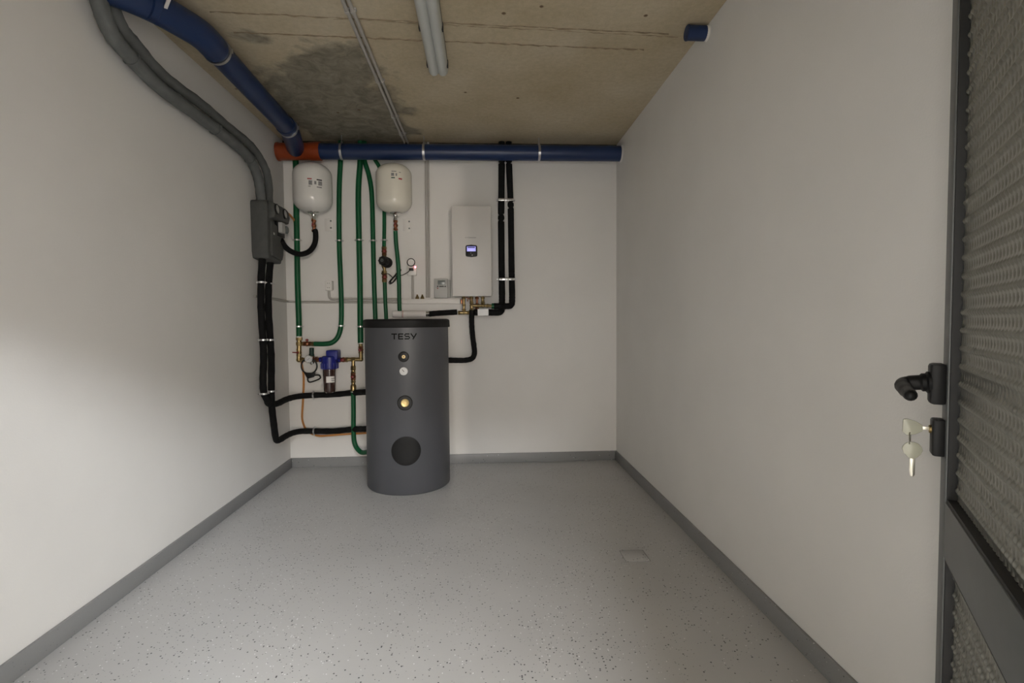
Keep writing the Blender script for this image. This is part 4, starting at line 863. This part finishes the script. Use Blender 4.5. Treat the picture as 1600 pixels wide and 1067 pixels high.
def strokes(segs, x0, z0, s, w):
    bm = nb()
    for (a, b, c, d) in segs:
        p, q = Vector((a, b)), Vector((c, d)); dr = (q - p).normalized(); nn = Vector((-dr.y, dr.x)) * w / 2; n = 4
        rows = []
        for i in range(n + 1):
            r = p.lerp(q, i / n)
            L2 = []
            for k in (-1, 1):
                t_ = r + nn * k
                for o_ in (.0012, -.0008): L2.append(bm.verts.new(ft(x0 + t_.x * s, z0 + t_.y * s, o_)))
            rows.append(L2)
        for A2, B2 in zip(rows, rows[1:]):
            for i, j in ((0, 2), (2, 3), (3, 1), (1, 0)): bm.faces.new((A2[i], A2[j], B2[j], B2[i]))
        for R2 in (rows[0], rows[-1]): bm.faces.new((R2[0], R2[2], R2[3], R2[1]))
    return bm
zl = 1.092; lh = .040
LET = {'T': [(0, .92, 1, .92), (.5, 0, .5, .92)], 'E': [(.08, 0, .08, 1), (0, .92, .85, .92), (.08, .5, .78, .5), (0, .08, .85, .08)],
       'S': [(.12, .92, .85, .92), (.08, .88, .08, .60), (.12, .5, .80, .5), (.82, .42, .82, .14), (0, .08, .78, .08)], 'Y': [(0, 1, .48, .36), (.98, 1, .36, -.02)]}
for ch, x in (('T', -.082), ('E', -.034), ('S', .008), ('Y', .050)):
    obj('logo_letter', strokes(LET[ch], x, zl, lh, .20), 'ink', tk)
def port(z, dx, rings, name, par=None):
    c = ft(dx, z); a = FA + dx / TR; n_ = Vector((math.sin(a), -math.cos(a), 0)); out = None
    for i, (prof, m_, nm) in enumerate(rings):
        bm = nb(); lathe(bm, c - n_ * .02, n_, [(r, h + .02) for r, h in prof], 36); o = obj(nm, bm, m_, tk if i == 0 else out)
        if i == 0: out = o
    return out, c, n_
port(.972, .0, [([(.037, -.02), (.037, .002), (.034, .004), (.013, .004), (.013, -.004), (0, -.004)], 'black', 'sensor_port'), ([(.011, -.004), (.011, .005), (.0055, .005), (.0055, -.002), (0, -.002)], 'brass', 'brass_socket')], '')
dl, dc, dn = port(.872, -.001, [([(.028, -.02), (.028, .006), (.025, .008), (.025, .006), (0, .006)], 'dialwhite', 'thermometer')], '')
bm = nb(); box(bm, (-.0016, -.001, -.004), (.0016, .001, .017)); bm.transform(Matrix.Translation(dc + dn * .0072) @ Matrix.Rotation(math.radians(-38), 4, 'Y')); obj('needle', bm, 'ink', dl)
port(.652, .004, [([(.052, -.02), (.052, .003), (.047, .007), (.031, .007), (.031, -.006), (0, -.006)], 'black', 'port_rosette'), ([(.029, -.006), (.029, .008), (.024, .011), (.012, .009), (.012, .012), (0, .012)], mat('pale_brass_plug', (.62, .48, .22), .4, .7), 'brass_plug')], '')
def curved_disc(z, dx, R2, out):
    bm = nb(); n, m_ = 40, 6; front = [bm.verts.new(ft(dx, z, out))]; rings_ = []
    for j in range(1, m_ + 1):
        rr = R2 * j / m_; o_ = out if j < m_ else out - .003
        rings_.append([bm.verts.new(ft(dx + rr * math.cos(2 * PI * k / n), z + rr * math.sin(2 * PI * k / n), o_)) for k in range(n)])
    rings_.append([bm.verts.new(ft(dx + R2 * math.cos(2 * PI * k / n), z + R2 * math.sin(2 * PI * k / n), -.01)) for k in range(n)])
    for k in range(n): bm.faces.new((front[0], rings_[0][k], rings_[0][(k + 1) % n]))
    for A2, B2 in zip(rings_, rings_[1:]):
        for k in range(n): bm.faces.new((A2[k], B2[k], B2[(k + 1) % n], A2[(k + 1) % n]))
    bm.faces.new(rings_[-1]); return bm
obj('flange_cover', curved_disc(.316, .006, .101, .010), 'lid', tk)
